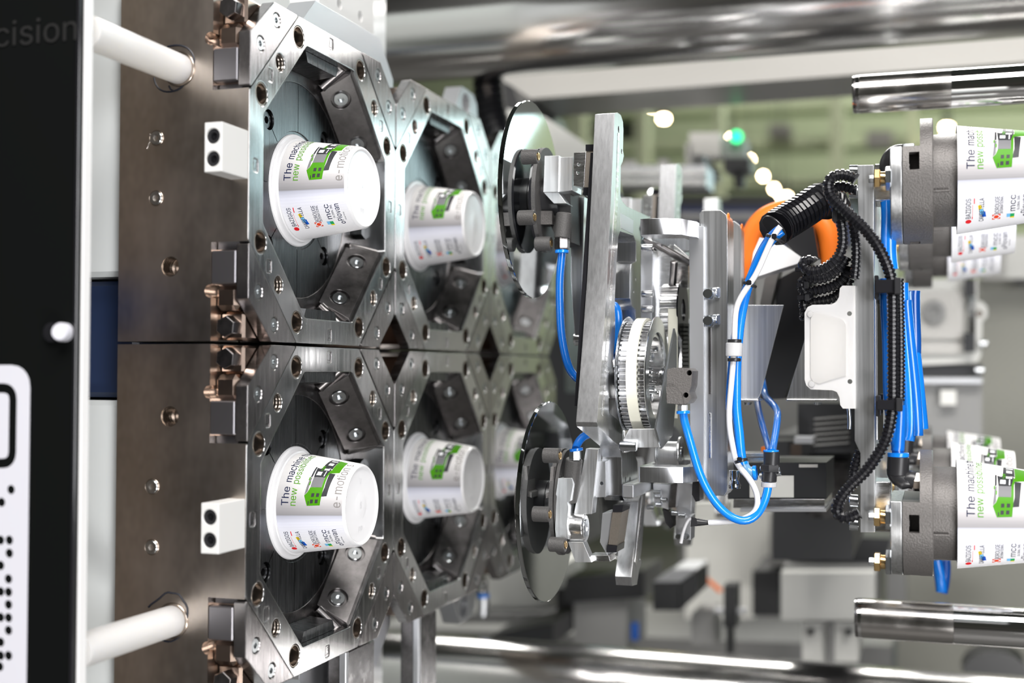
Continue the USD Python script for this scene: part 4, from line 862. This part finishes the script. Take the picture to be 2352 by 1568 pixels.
def sleeve(xo, zc, label):
    t = Thing('paper_label', label, 'label', (xo, YM, zc), 'printed labels on the mandrels')
    v, f, uv = label_mesh(-.0285, .0305, off=.0008); o = V(xo, YM, zc)
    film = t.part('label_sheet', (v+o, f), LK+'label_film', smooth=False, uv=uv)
    for name, ink, off, shapes in PR:
        t.part(name, [(a+o, b) for a, b in (wrap(s, off+.0008, 0) for s in shapes)], MT[ink], film)
    return t
pls = sleeve(xo_u, ROW[0], 'printed paper label wrapped on the upper front mandrel')
pls.copy((xo_u, YM+PIT, ROW[0]), 'printed paper label on the second upper mandrel, just below the front one')
pls.copy((xo_u, YM+2*PIT, ROW[0]), 'printed paper label on the farthest upper mandrel, lowest of the upper three')
pls.copy((xo_l, YM, ROW[1]), 'printed paper label wrapped on the lower front mandrel')
pls.copy((xo_l, YM+PIT, ROW[1]), 'printed paper label on the second lower mandrel, just above the front one')
pls.copy((xo_l, YM+2*PIT, ROW[1]), 'printed paper label on the farthest lower mandrel, topmost of the lower three')
# ---------------------------------------------------------------- hoses and covers around the carrier plate
mat('hose_black', (.008, .008, .010), .22)
def chose(pix, r, label, y=YM-.05, dy=0.0, pitch=.0034, m='hose_black', name='corrugated_hose', depth=.0009, smooth_y=None):
    ys = np.linspace(y, y+dy, len(pix)) if smooth_y is None else smooth_y
    return solo(name, corrugated([at(u, v, y=yy) for (u, v), yy in zip(pix, ys)], r, pitch, depth, 14), MT[m], label, 'hose', 'black corrugated hoses on the label head', smooth=25)
chose([(1966, 412), (1945, 403), (1922, 403), (1906, 414), (1902, 430), (1908, 450), (1926, 470), (1950, 492), (1982, 522), (2010, 556), (2030, 592), (2044, 628), (2050, 665), (2051, 720), (2051, 800), (2051, 880), (2050, 930), (2044, 975), (2032, 1015), (2010, 1053), (1985, 1085), (1957, 1112), (1935, 1138), (1924, 1160), (1924, 1178), (1936, 1187), (1955, 1186), (1974, 1178)], .0046, 'long black corrugated hose over the front of the carrier plate, top loop to bottom loop', YM-.058)
chose([(1968, 436), (1950, 432), (1930, 428), (1915, 436), (1912, 458), (1922, 480), (1932, 510), (1936, 545), (1932, 575), (1918, 598), (1896, 614), (1872, 622), (1852, 618), (1845, 606), (1856, 598), (1870, 602)], .0042, 'black corrugated hose dropping from the top loop into the curled bundle', YM-.048)
for k, (pix, lb) in enumerate((([(1945, 590), (1920, 622), (1885, 640), (1855, 640), (1842, 650), (1848, 672), (1860, 690)], 'black corrugated hose of the curled bundle, uppermost of three'), ([(1950, 612), (1925, 650), (1890, 664), (1858, 672), (1846, 690), (1850, 715), (1858, 730)], 'black corrugated hose of the curled bundle, middle of three'), ([(1952, 640), (1930, 672), (1900, 688), (1866, 694), (1850, 712), (1848, 735)], 'black corrugated hose of the curled bundle, lowest of three'))):
    chose(pix, .0042, lb, YM-.03+.004*k)
chose([(1958, 500), (1962, 530), (1966, 560), (1966, 600), (1962, 640)], .0040, 'short black corrugated hose close against the plate edge', YM-.040)
chose([(2066, 640), (2068, 720), (2069, 800), (2069, 870), (2068, 920)], .0034, 'thinner black corrugated hose just right of the long one', YM-.045, pitch=.0030)
chose([(1975, 1035), (1966, 1060), (1960, 1085), (1962, 1105)], .0036, 'short black corrugated hose end at the lower step of the plate', YM-.030)
cl = []
def clip(u0, v0, u1, v1, label, y=YM-.066):
    t = Thing('hose_clip', label, 'clip', at(u0, v0, y=y))
    t.part('saddle', B(u0, v0, u1, v1, y, .03, .0008), MT['black_gloss'])
    t.part('latch', B(u1-14, v0-4, u1+1, v1+3, y-.003, .012, .0006), MT['black_plastic'])
    t.part('foot', B(u0-1, v0-10, u0+9, v1+14, y+.014, .02, .0006), MT['black_plastic'])
clip(2009, 642, 2068, 672, 'black plastic hose clip on the carrier plate, upper one')
clip(2012, 918, 2072, 942, 'black plastic hose clip on the carrier plate, lower one')
t = Thing('hose_clip', 'black round clamp holding two corrugated hoses left of the plate', 'clip', at(1935, 493, y=YM-.05))
t.part('band', cyl(at(1935, 478, y=YM-.045), at(1934, 508, y=YM-.045), .0078, 24), MT['black_gloss'])
t.part('ear', B(1912, 481, 1924, 508, YM-.052, .012), MT['black_plastic'])
for k, (u, v) in enumerate(((1829, 618), (1832, 654), (1834, 683))):
    t = Thing('cable_tie', ['upper', 'middle', 'lower'][k]+' black tie end sticking out left of the curled hose bundle', 'cable tie', at(u, v, y=YM-.03))
    t.part('tail', B(u-3, v-5, u+22, v+5, YM-.034, .004), MT['black_gloss'])
    t.part('lock', B(u+14, v-8, u+24, v+8, YM-.036, .007), MT['black_plastic'])
# blue hoses behind the long corrugated hose
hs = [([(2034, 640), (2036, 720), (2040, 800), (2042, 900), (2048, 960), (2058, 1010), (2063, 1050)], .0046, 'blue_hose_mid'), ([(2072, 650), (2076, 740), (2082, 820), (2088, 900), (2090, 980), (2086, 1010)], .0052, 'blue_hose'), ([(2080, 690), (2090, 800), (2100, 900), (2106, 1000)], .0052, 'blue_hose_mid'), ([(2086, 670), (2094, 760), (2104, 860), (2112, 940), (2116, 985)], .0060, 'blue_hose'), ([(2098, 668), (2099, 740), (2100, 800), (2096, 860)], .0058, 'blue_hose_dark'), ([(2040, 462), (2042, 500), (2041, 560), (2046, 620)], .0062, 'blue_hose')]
lb = ['blue air hose left of and behind the long corrugated hose, ending in the lower elbow', 'bright blue air hose right of the clipped corrugated hose', 'blue air hose in the middle of the fanned bundle', 'blue air hose on the right rim of the fanned bundle', 'dark blue air hose at the top of the bundle', 'blue air hose behind the upper front flange']
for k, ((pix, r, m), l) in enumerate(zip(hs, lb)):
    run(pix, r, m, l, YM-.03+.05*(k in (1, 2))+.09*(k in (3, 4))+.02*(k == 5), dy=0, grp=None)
run([(2062, 1035), (2064, 1000), (2066, 960), (2066, 930)], .0052, 'blue_hose_mid', 'thick blue air hose plugged into the lower black elbow', YM-.03)
run([(2150, 1285), (2156, 1310), (2160, 1335), (2162, 1358)], .0055, 'blue_hose', 'blue air hose hanging below the lower mandrels', YM+.30)
run([(2170, 1285), (2171, 1310), (2168, 1340), (2164, 1360)], .0055, 'blue_hose_dark', 'dark blue air hose hanging below the lower mandrels, right one', YM+.31)
# white cover, grey sheets
wc = Thing('white_cover', 'white translucent plastic cover plate bolted left of the carrier plate', 'cover', at(1900, 800, y=YM-.04))
wo = [(1964, 656), (1935, 656), (1929, 662), (1927, 682), (1921, 693), (1910, 699), (1866, 700), (1855, 705), (1848, 718), (1848, 872), (1852, 885), (1862, 894), (1912, 896), (1922, 900), (1928, 912), (1930, 930), (1936, 938), (1965, 938)]
pol = trace(wo, 'y', YM-.040)
for u, v, r in ((1951, 720, .0019), (1952, 876, .0019)):
    p = at(u, v, y=YM-.040); pol = pol.difference(disc(p[0], p[2], r))
wc.part('plate', extrude(pol, 'y', YM-.040, .004), MT['milky_plastic'])
inn = [(1880, 717), (1937, 736), (1943, 745), (1943, 862), (1920, 868), (1882, 880), (1868, 876), (1862, 865), (1862, 735), (1866, 720)]
ip = trace(inn, 'y', YM-.040)
wc.part('raised_field', extrude(ip, 'y', YM-.0412, .0014), MT['milky_plastic'])
for u, v in ((1861, 722), (1864, 882)):
    p = at(u, v, y=YM-.0405); wc.part('boss', lathe(p, (0, -1, 0), [(.0026, 0), (.0022, .0010), (0, .0012)], 16), MT['milky_plastic'])
run([(1949, 938), (1951, 960), (1951, 985)], .0016, 'zinc', 'thin steel pin under the white cover', YM-.03, cat='pin', name='guide_pin_small')
for pix, lbl in (([(1665, 700), (1800, 700), (1748, 902), (1742, 914), (1733, 919), (1666, 919)], 'grey sheet-metal guard behind the blue hoses'), ([(1862, 735), (1930, 735), (1930, 921), (1805, 921)], 'grey sheet-metal guard behind the white cover')):
    t = Thing('sheet_guard', lbl, 'guard', at(*pix[0], y=YM+.06)); t.part('sheet', S(pix, YM+.06, .002), MT['brushed_alu'])
    b = [(p[0], p[1]) for p in pix if p[1] > 900]
    lo = min(p[0] for p in b); hi = max(p[0] for p in b)
    t.part('folded_edge', B(lo+1, 915, hi-6, 921, YM+.055, .03, .0006), MT['aluminium_bright'])
    t.part('rivet', lathe(at((lo+hi)/2+10, 924, y=YM+.06), (0, 0, -1), [(.004, 0), (.003, .002), (0, .0024)], 14), MT['zinc'])
# black conduit with the orange cable behind
bc = chose([(1781, 525), (1800, 512), (1830, 494), (1862, 473), (1885, 460), (1902, 462), (1915, 480)], .0155, 'big black ribbed conduit into which the blue and white hoses run', YM+.02, dy=.05, pitch=.0044, name='cable_conduit', depth=.0012)
solo('conduit_mouth', cyl(at(1781, 526, y=YM+.018), at(1777, 529, y=YM+.017), .0140, 28), MT['black_plastic'], 'open dark mouth of the big black conduit', 'conduit end')
run([(1712, 640), (1716, 590), (1728, 540), (1752, 505), (1785, 488), (1830, 482), (1870, 496), (1898, 530), (1908, 570), (1912, 610)], .0105, 'orange_cable', 'thick orange cable arching behind the black conduit', YM+.16, cat='cable', name='power_cable', n=18)
cv = Thing('pale_bracket', 'pale grey moulded bracket behind the hose bundle under the orange cable', 'bracket', at(1780, 600, y=YM+.12))
cv.part('bracket', S([(1722, 640), (1730, 580), (1745, 545), (1790, 555), (1840, 590), (1832, 605), (1790, 618), (1748, 632)], YM+.12, .03), MT['white_plastic'])
cv.part('dark_web', S([(1790, 540), (1868, 520), (1880, 590), (1836, 592)], YM+.13, .03), MT['black_plastic'])
# ---------------------------------------------------------------- tie bars, guide pins, columns behind the mould
def bar(name, edge, y, r, below, x0, x1, m, label, cat, collar=None, n=72):
    p = at(*edge, y=y)
    zc = p[2]+(r if below else -r)*1.01
    t = Thing(name, label, cat, (x0, y, zc))
    t.part('shaft', lathe(V(x0, y, zc), (1, 0, 0), [(0, 0), (r*.965, 0), (r, .004), (r, x1-x0), (0, x1-x0)], n), MT[m], smooth=40)
    if collar:
        t.part('end_sleeve', ringm(V(x0+.006, y, zc), (1, 0, 0), r*1.012, r*.9, collar, n), MT['bore_chrome'])
        t.part('end_groove', ringm(V(x0+.001, y, zc), (1, 0, 0), r*.99, r*.8, .004, n), MT['dark_steel'])
    return t
mat('bore_chrome', (.60, .58, .56), .16, 1.0, grain=(30, 30, 30), rvary=.05)
bar('tie_bar', (1600, 140), 1.65, .072, True, -.45, 1.6, 'bar_chrome', 'thick chrome tie bar crossing the top of the picture', 'tie bar')
bar('tie_bar', (1600, 1499), 1.65, .060, False, -.45, 1.6, 'bar_chrome', 'thick chrome tie bar crossing the bottom of the picture', 'tie bar')
px_, pyy = at(1957, 213, d=1.22), 0
bar('leader_pin', (2150, 250), px_[1]+.02, .0185, True, px_[0], 1.4, 'chrome', 'chrome guide pin ending in mid air at the upper right', 'guide pin', .085)
px_ = at(1962, 1436, d=1.22)
bar('leader_pin', (2150, 1383), px_[1]+.02, .0190, False, px_[0], 1.4, 'chrome', 'chrome guide pin ending in mid air at the lower right', 'guide pin', .085)
mat('oily_steel', (.10, .095, .095), .25, .7, grain=(60, 60, 60), rvary=.1, vary=.3)
def column(u0, um, u1, v, label):
    xf = -.004; y0, y1 = at(um, v, x=xf)[1], at(u1, v, x=xf)[1]; x0 = max(at(u0, v, y=y0)[0], -.0305)
    t = Thing('steel_column', label, 'column', (xf, y0, .5))
    t.part('column_body', box((x0, y0, .62), (xf, y1, ROW[1]-.1322), .003), MT['oily_steel'])
    t.part('edge_strip', box((xf-.006, y0-.002, .62), (xf+.001, y0+.004, ROW[1]-.1330), .001), MT['anodised'])
column(748, 795, 862, 1500, 'oily dark steel column under the first lower cavity plate')
column(918, 962, 1004, 1480, 'oily dark steel column under the middle lower cavity plate')
chose([(1120, 170), (1122, 200), (1126, 240), (1134, 280), (1150, 320)], .023, 'black ribbed hose behind the farthest upper cavity plate', 1.72, pitch=.011, depth=.004, name='cable_conduit')
fh = Thing('hose_fitting', 'chrome hose fitting with a blue ring beyond the lower cavity plates', 'fitting', at(1110, 1360, y=1.72))
fh.part('stem', cyl(at(1110, 1335, y=1.72), at(1110, 1362, y=1.72), .006, 18), MT['chrome'])
fh.part('ring', cyl(at(1110, 1363, y=1.72), at(1110, 1371, y=1.72), .0085, 20), MT['blue_hose'])
fh.part('body', cyl(at(1110, 1371, y=1.72), at(1110, 1415, y=1.72), .0085, 20), MT['anodised'])
# ---------------------------------------------------------------- machine and hall behind, out of focus
mat('machine_white', (.50, .49, .465), .35); mat('machine_grey', (.22, .22, .215), .45); mat('machine_dark', (.022, .023, .025), .35)
mat('guard_green_grey', (.26, .26, .225), .5); mat('hall_green', (.33, .39, .25), .8); mat('hall_beam', (.48, .54, .38), .7)
mat('hall_dark', (.05, .055, .05), .8); mat('floor_grey', (.055, .053, .05), .5, grain=(3, 3, 3), vary=.1); mat('navy_paint', (.02, .03, .09), .35)
mat('pale_panel', (.62, .62, .59), .5); mat('door_white', (.85, .85, .80), .5); mat('wall_dim', (.13, .12, .105), .8); mat('ceiling_dim', (.10, .105, .095), .85)
def rest(name, label, cat, parts, group=None):
    t = Thing(name, label, cat, (0, parts[0][3], 0) if False else at(parts[0][2][0][0], parts[0][2][0][1], y=parts[0][3]), group)
    for nm, m, pix, y, d in parts: t.part(nm, S(pix, y, d), MT[m])
    return t
Q = lambda a, b, c, d: [(a, b), (c, b), (c, d), (a, d)]
rest('machine_beam', 'white painted machine beam under the top chrome bar', 'beam', [('beam', 'machine_white', [(1150, 130), (2560, 20), (2560, 126), (1950, 172), (1400, 213), (1150, 232)], 2.05, .16)])
rest('white_chute', 'white sloping sheet behind the upper mirror disc', 'sheet', [('sheet', 'door_white', [(1120, 240), (1250, 268), (1300, 300), (1372, 350), (1395, 380), (1390, 440), (1200, 440), (1130, 300)], 1.86, .05)])
rest('profile_rail', 'blurred aluminium profile rail behind the upper arms', 'rail', [('rail', 'anodised', Q(1400, 380, 1622, 428), 2.2, .08), ('rib', 'aluminium_bright', Q(1400, 392, 1620, 404), 2.19, .01), ('rib', 'aluminium_bright', Q(1400, 412, 1620, 424), 2.19, .01), ('bolt_cap', 'machine_white', Q(1430, 366, 1455, 380), 2.2, .03), ('bolt_cap', 'machine_white', Q(1512, 364, 1532, 380), 2.2, .03)])
cmr = rest('camera_unit', 'blurred pale inspection camera with a green ring light above the rail', 'camera', [('housing', 'machine_white', Q(1583, 304, 1655, 360), 2.4, .06), ('arm', 'machine_white', Q(1574, 330, 1588, 378), 2.4, .04), ('body', 'machine_grey', Q(1660, 318, 1712, 368), 2.42, .06), ('mount', 'machine_grey', Q(1592, 355, 1616, 384), 2.26, .2), ('black_base', 'machine_dark', Q(1662, 362, 1722, 392), 2.41, .08), ('lens_tube', 'machine_dark', [(1682, 392), (1710, 392), (1706, 430), (1688, 430)], 2.43, .03)])
emit('led_green', (.02, .8, .25), 2.0)
cmr.part('green_led', lathe(at(1692, 314, y=2.40), (0, -1, 0), [(.011, 0), (.011, .004), (0, .004)], 20), MT['led_green'])
rest('machine_hood', 'dark blue and grey machine hood far behind the orange cable', 'machine', [('hood', 'navy_paint', Q(1560, 470, 1960, 560), 3.2, .5), ('lower_body', 'machine_grey', Q(1560, 560, 1960, 2320), 3.22, .48), ('band', 'machine_grey', Q(1560, 488, 1960, 506), 3.19, .02), ('band', 'machine_dark', Q(1560, 455, 1960, 471), 3.19, .4)])
rest('slider_unit', 'dark slanted slide unit behind the sheet-metal guards', 'slide', [('slide', 'machine_dark', [(1790, 640), (1862, 600), (1872, 740), (1800, 915), (1745, 918)], YM+.20, .06), ('rod', 'machine_grey', [(1760, 625), (1790, 620), (1770, 700), (1745, 700)], YM+.19, .03)])
sm = rest('servo_motor', 'black servo motor with a pale label and silver underside strip', 'motor', [('housing', 'machine_dark', Q(1672, 1062, 1898, 1146), YM+.12, .10), ('silver_strip', 'aluminium_bright', Q(1684, 1146, 1894, 1166), YM+.118, .09), ('label_plate', 'pale_panel', Q(1722, 1092, 1823, 1142), YM+.1185, .001), ('light_mark', 'machine_white', Q(1835, 1066, 1878, 1073), YM+.1185, .001), ('foot_plate', 'anodised', Q(1700, 1168, 1898, 1175), YM+.11, .10)])
rest('valve_block', 'blurred black valve with a copper cap above the servo motor', 'valve', [('valve', 'machine_dark', Q(1770, 1012, 1862, 1042), YM+.40, .06), ('cap', 'pocket_steel', Q(1816, 1020, 1840, 1046), YM+.39, .02), ('top', 'anodised', Q(1824, 1004, 1868, 1018), YM+.385, .04)])
rest('clamp_rail', 'short bright grooved rail beside the clear fitting', 'rail', [('rail', 'aluminium_bright', Q(1690, 1040, 1760, 1060), YM+.06, .03), ('groove', 'dark_steel', Q(1692, 1048, 1758, 1051), YM+.0595, .002), ('orange_cap', 'orange_cable', Q(1748, 1026, 1762, 1050), YM+.10, .02)])
rest('ribbed_cooler', 'dark ribbed cooling block behind the white cover', 'cooler', [('block', 'machine_dark', Q(1832, 925, 1968, 1040), YM+.45, .12)]+[('rib', 'machine_grey', [(1870, 960+k*12), (1950, 954+k*12), (1950, 958+k*12), (1870, 964+k*12)], YM+.445, .006) for k in range(6)])
rest('white_door', 'pale grey machine door behind the hoses at lower centre', 'door', [('door_leaf', 'door_white', [(1575, 1150), (1768, 1150), (1774, 1175), (1773, 1300), (1735, 1312), (1732, 1420), (1575, 1420)], 2.6, .05)])
rest('machine_column', 'dark grey machine column right of the pale door', 'column', [('column', 'machine_grey', Q(1768, 1176, 1830, 1300), 2.4, .2), ('cover', 'machine_dark', Q(1728, 1310, 1792, 1414), 2.38, .2)])
rest('drive_box', 'grey drive box with dark top at lower right of centre', 'box', [('box', 'machine_grey', [(1800, 1298), (2012, 1300), (2012, 1424), (1798, 1424)], 2.04, .25), ('dark_opening', 'machine_dark', [(1826, 1228), (2048, 1236), (2030, 1300), (1805, 1300)], 2.08, .3), ('front_panel', 'pale_panel', Q(1794, 1314, 2010, 1424), 2.0, .03), ('bracket', 'pale_panel', Q(1842, 1428, 1972, 1520), 2.02, .1), ('bracket_rib', 'machine_grey', Q(1898, 1432, 1916, 1520), 2.01, .02)]+[('bolt', 'machine_dark', Q(u, 1446, u+12, 1458), 2.005, .02) for u in (1856, 1944)])
rest('cross_member', 'dark machine cross member behind the label head', 'beam', [('member', 'machine_dark', Q(1775, 1000, 1958, 1285), 1.62, .30), ('web', 'oily_steel', Q(1860, 1060, 1945, 1190), 1.60, .02), ('post', 'machine_grey', Q(2036, 1230, 2080, 1400), 2.45, .1)])
gr = rest('gripper_housing', 'pale grey gripper housing with a dark round boss behind the blue hoses', 'housing', [('housing', 'pale_panel', [(2070, 640), (2246, 640), (2246, 690), (2258, 694), (2268, 706), (2268, 726), (2256, 738), (2254, 815), (2244, 832), (2080, 840)], 2.0, .10), ('recess', 'machine_white', Q(2090, 668, 2212, 778), 1.99, .012), ('lower_lip', 'machine_white', Q(2090, 786, 2216, 812), 1.99, .012), ('dark_band', 'machine_dark', Q(2090, 836, 2256, 866), 2.01, .10), ('silver_band', 'anodised', Q(2090, 868, 2256, 880), 2.0, .10), ('lower_block', 'machine_grey', Q(2090, 880, 2256, 1120), 2.02, .10), ('handle', 'pale_panel', Q(2160, 896, 2196, 930), 2.0, .02), ('slide_rod', 'chrome', Q(2226, 660, 2240, 790), 1.975, .012), ('rod_end', 'machine_dark', Q(2216, 640, 2240, 680), 1.972, .02), ('rod_end', 'machine_dark', Q(2214, 764, 2240, 808), 1.972, .02)])
bp = at(2145, 716, y=1.99)
gr.part('round_boss', lathe(bp, (0, -1, 0), [(.017, 0), (.017, .010), (.008, .011), (.008, .006), (0, .006)], 28), MT['machine_grey'])
bp = at(2250, 720, y=2.0); gr.part('lug_hole', lathe(bp, (0, -1, 0), [(.005, 0), (.005, .001), (0, .001)], 16), MT['bore_steel'])
for u, v in ((2258, 790), (2250, 851)):
    p = at(u, v, y=1.99); gr.part('bolt', cyl(p-V(.006, 0, 0), p+V(.006, 0, 0), .005, 14), MT['zinc'])
tp = [at(u, v, y=2.6)[[0, 2]] for u, v in ((2256, 596), (2352, 596))]
rest('guard_panel', 'grey-green enclosure panel at the right edge', 'panel', [('panel', 'guard_green_grey', [(2060, 640), (2390, 640), (2390, 1900), (2060, 1900)], 2.7, .05)])
rest('ribbed_duct', 'pale ribbed duct above the grey-green panel at the right', 'duct', [('duct', 'pale_panel', Q(2256, 540, 2500, 640), 2.62, .1)]+[('rib', 'machine_white', Q(2262, 548+k*11, 2312, 553+k*11), 2.612, .01) for k in range(9)]+[('dark_slot', 'machine_dark', Q(2330, 646, 2500, 654), 2.65, .03)])
rest('wheel_hub', 'dark round wheel at the lower right corner behind the guide pin', 'wheel', [('hub', 'machine_dark', [(2285+75*math.cos(a), 1545+48*math.sin(a)) for a in np.arange(24)*math.pi/12], 2.25, .08)])
rest('feed_box', 'pale feed box behind the lower dark disc', 'box', [('box', 'door_white', Q(1118, 1304, 1276, 1408), 2.26, .2), ('base', 'machine_grey', Q(1050, 1408, 1276, 1432), 2.2, .3)])
rest('control_block', 'black control block with grey lower body at lower centre', 'block', [('top', 'machine_dark', [(1300, 1326), (1480, 1310), (1480, 1372), (1290, 1385)], 2.1, .15), ('lower_body', 'machine_grey', Q(1318, 1372, 1440, 1500), 2.12, .15), ('side', 'machine_dark', Q(1278, 1350, 1320, 1440), 2.2, .15)])
rest('sensor_box', 'black box with a pale top edge right of the control block', 'box', [('box', 'machine_dark', Q(1500, 1336, 1560, 1402), 2.0, .1), ('lid', 'anodised', [(1500, 1336), (1548, 1306), (1602, 1306), (1562, 1336)], 2.0, .1), ('side', 'machine_dark', [(1562, 1338), (1602, 1310), (1602, 1366), (1562, 1402)], 2.0, .1)])
rest('tool_post', 'slim black post standing behind the bottom chrome bar', 'post', [('post', 'machine_dark', Q(1662, 1344, 1692, 1440), 2.0, .04), ('foot', 'machine_dark', Q(1668, 1438, 1682, 1500), 2.0, .03), ('arm', 'anodised', Q(1640, 1400, 1712, 1409), 2.01, .02)])
rest('small_valve', 'grey rounded valve between the black boxes and the slim post', 'valve', [('valve', 'machine_grey', [(1588, 1410), (1600, 1400), (1640, 1400), (1644, 1480), (1588, 1480)], 2.05, .06), ('blue_tube', 'blue_hose_dark', Q(1450, 1430, 1466, 1470), 2.1, .01), ('orange_lead', 'orange_cable', [(1604, 1318), (1612, 1318), (1658, 1356), (1652, 1362)], 2.2, .01)])
rest('black_tray', 'low black tray on the machine bed behind the bottom bar', 'tray', [('tray', 'machine_dark', [(1130, 1456), (1250, 1432), (1270, 1430), (1270, 1480), (1130, 1480)], 2.0, .14)])
rest('machine_bed', 'grey machine bed behind the bottom chrome bar', 'bed', [('bed', 'machine_grey', [(860, 1440), (2050, 1484), (2050, 1900), (860, 1900)], 2.66, .4)])
rest('inner_frame', 'dark machine frame behind the farthest cavity plates', 'frame', [('frame', 'machine_dark', [(1090, 150), (1180, 200), (1300, 560), (1300, 900), (1340, 900), (1340, 1250), (1090, 1300)], 1.95, .3)])
# the hall
def room(name, lo, hi, m): solo(name, box(lo, hi, .001), MT[m], None, None, None, 'structure')
room('floor', (-9, -6, -.2), (10, 12, 0), 'floor_grey'); room('ceiling', (-9, -6, 6.5), (10, 12, 6.7), 'ceiling_dim')
room('wall_back', (-9, 12, 0), (10, 12.2, 6.5), 'hall_green'); room('wall_front', (-9, -6.2, 0), (10, -6, 6.5), 'wall_dim')
room('wall_left', (-9.2, -6, 0), (-9, 12, 6.5), 'wall_dim'); room('wall_right', (10, -6, 0), (10.2, 12, 6.5), 'wall_dim')
hb = 'steel beams of the hall'
def hall(name, pix, y, d, m, label, cat='beam'): rest(name, label, cat, [('beam', m, pix, y, d)])
hall('roof_beam', [(1100, 330), (2700, 300), (2700, 322), (1100, 352)], 9.5, .3, 'hall_beam', 'pale green horizontal hall beam level with the camera unit')
hall('roof_beam', [(1100, 250), (2700, 206), (2700, 226), (1100, 270)], 9.6, .3, 'hall_beam', 'pale green horizontal hall beam just under the white machine beam')
hall('roof_beam', [(1100, 418), (2700, 400), (2700, 412), (1100, 430)], 9.4, .3, 'hall_beam', 'lowest pale green horizontal hall beam behind the arms')
hall('roof_beam', [(1100, 445), (2700, 440), (2700, 500), (1100, 500)], 9.7, .3, 'hall_dark', 'dark band of the hall below the lowest beam')
for k, (u, w) in enumerate(((1305, 34), (1458, 26), (1640, 18), (1906, 30), (2085, 20))):
    hall('hall_column', Q(u, 140, u+w, 520), 9.0+.1*k, .2, 'hall_beam', 'pale green hall column, number %s from the left in the blurred background' % ('one', 'two', 'three', 'four', 'five')[k], 'column')
hall('dark_opening', Q(1340, 225, 1465, 330), 9.9, .2, 'hall_dark', 'dark opening in the hall wall beside the two upper lamps', 'opening')
for k, (u, v, w, h) in enumerate(((1765, 285, 50, 26), (1990, 300, 60, 36))):
    hall('junction_box', Q(u, v, u+w, v+h), 9.3, .2, 'machine_grey', 'dark box on the hall beams, the %s one' % ('left', 'right')[k], 'box')
emit('lamp_warm', (1, .76, .45), 34.0)
for k, (u, v, l) in enumerate(((1487, 238, 'left of the upper pair'), (1498, 243, 'right of the upper pair'), (1521, 270, 'left of the second pair'), (1528, 270, 'right of the second pair'), (1680, 316, 'beside the green camera light'), (1722, 364, 'right of the camera base'), (1753, 402, 'upper left of the slanting row'), (1778, 431, 'middle of the slanting row'), (1794, 450, 'lower left end of the slanting row'), (1808, 450, 'lower right end of the slanting row'), (2170, 290, 'upper one beside the right label'), (2180, 290, 'second one beside the right label'), (2172, 312, 'lowest one by the right mandrel'))):
    t = Thing('hall_lamp', 'warm round hall lamp out of focus, '+l, 'lamp', at(u, v, y=7.2+.17*k)); p = at(u, v, y=7.2+.17*k)
    t.part('bulb', lathe(p-V(0, 0, .045), (0, 0, 1), [(0, .024), (.010, .027), (.014, .037), (.010, .048), (0, .052)], 14), MT['lamp_warm'])
    t.part('holder', cyl(p+V(0, 0, .006), p+V(0, 0, .11), .010, 10), MT['hall_dark'])
    t.part('hanging_wire', cyl(p+V(0, 0, .11), V(p[0], p[1], 6.5), .003, 6), MT['hall_dark'])
# housings of two unseen lamps and a dark cabinet, all out of view
wl = Thing('work_lamp', 'unseen lamp low in front of the machine, placed to light undersides at the right', 'lamp', (.95, .05, .62))  # housing around the unseen low light
fd = unit(V(-.42, 1.0, .62)); e1 = unit(np.cross(V(0, 0, 1), fd)); e2 = np.cross(fd, e1); c0 = V(.95, .05, .62)-fd*.012
wl.part('housing', hull([c0+e1*a*.26+e2*b*.10-fd*d for a in (-1, 1) for b in (-1, 1) for d in (0, .05)]), MT['black_plastic'])
wl.part('stand', cyl(c0-fd*.06, V(c0[0], c0[1]-.06, .01), .012, 14), MT['black_plastic'])

cabinet = Thing('dark_cabinet', 'unseen dark cabinet right of the picture, placed to darken the lower plate reflections', 'cabinet', (1.5, 2.8, 0))  # out of view, placed to be mirrored dark in the lower plates
cabinet.part('cabinet_body', box((.78, 2.5, 0), (3.4, 3.1, 1.50), .01), MT['machine_dark'])
cabinet.part('cabinet_top', box((.76, 2.48, 1.50), (3.42, 3.12, 1.53), .005), MT['machine_dark'])

bl = Thing('booth_lamp', 'added fill lamp on a stand behind and right of the camera', 'lamp', (2.15, -1.6, 1.7))  # housing for the added fill light
fd = unit(V(-.85, 1.0, -.08)); e1 = unit(np.cross(V(0, 0, 1), fd)); e2 = np.cross(fd, e1); c0 = V(2.15, -1.6, 1.7)-fd*.012
bl.part('housing', hull([c0+e1*a*.72+e2*b*.72-fd*d for a in (-1, 1) for b in (-1, 1) for d in (0, .08)]), MT['black_plastic'])
bl.part('stand', cyl(c0-fd*.10, V(c0[0], c0[1]-.12, .01), .016, 14), MT['black_plastic'])
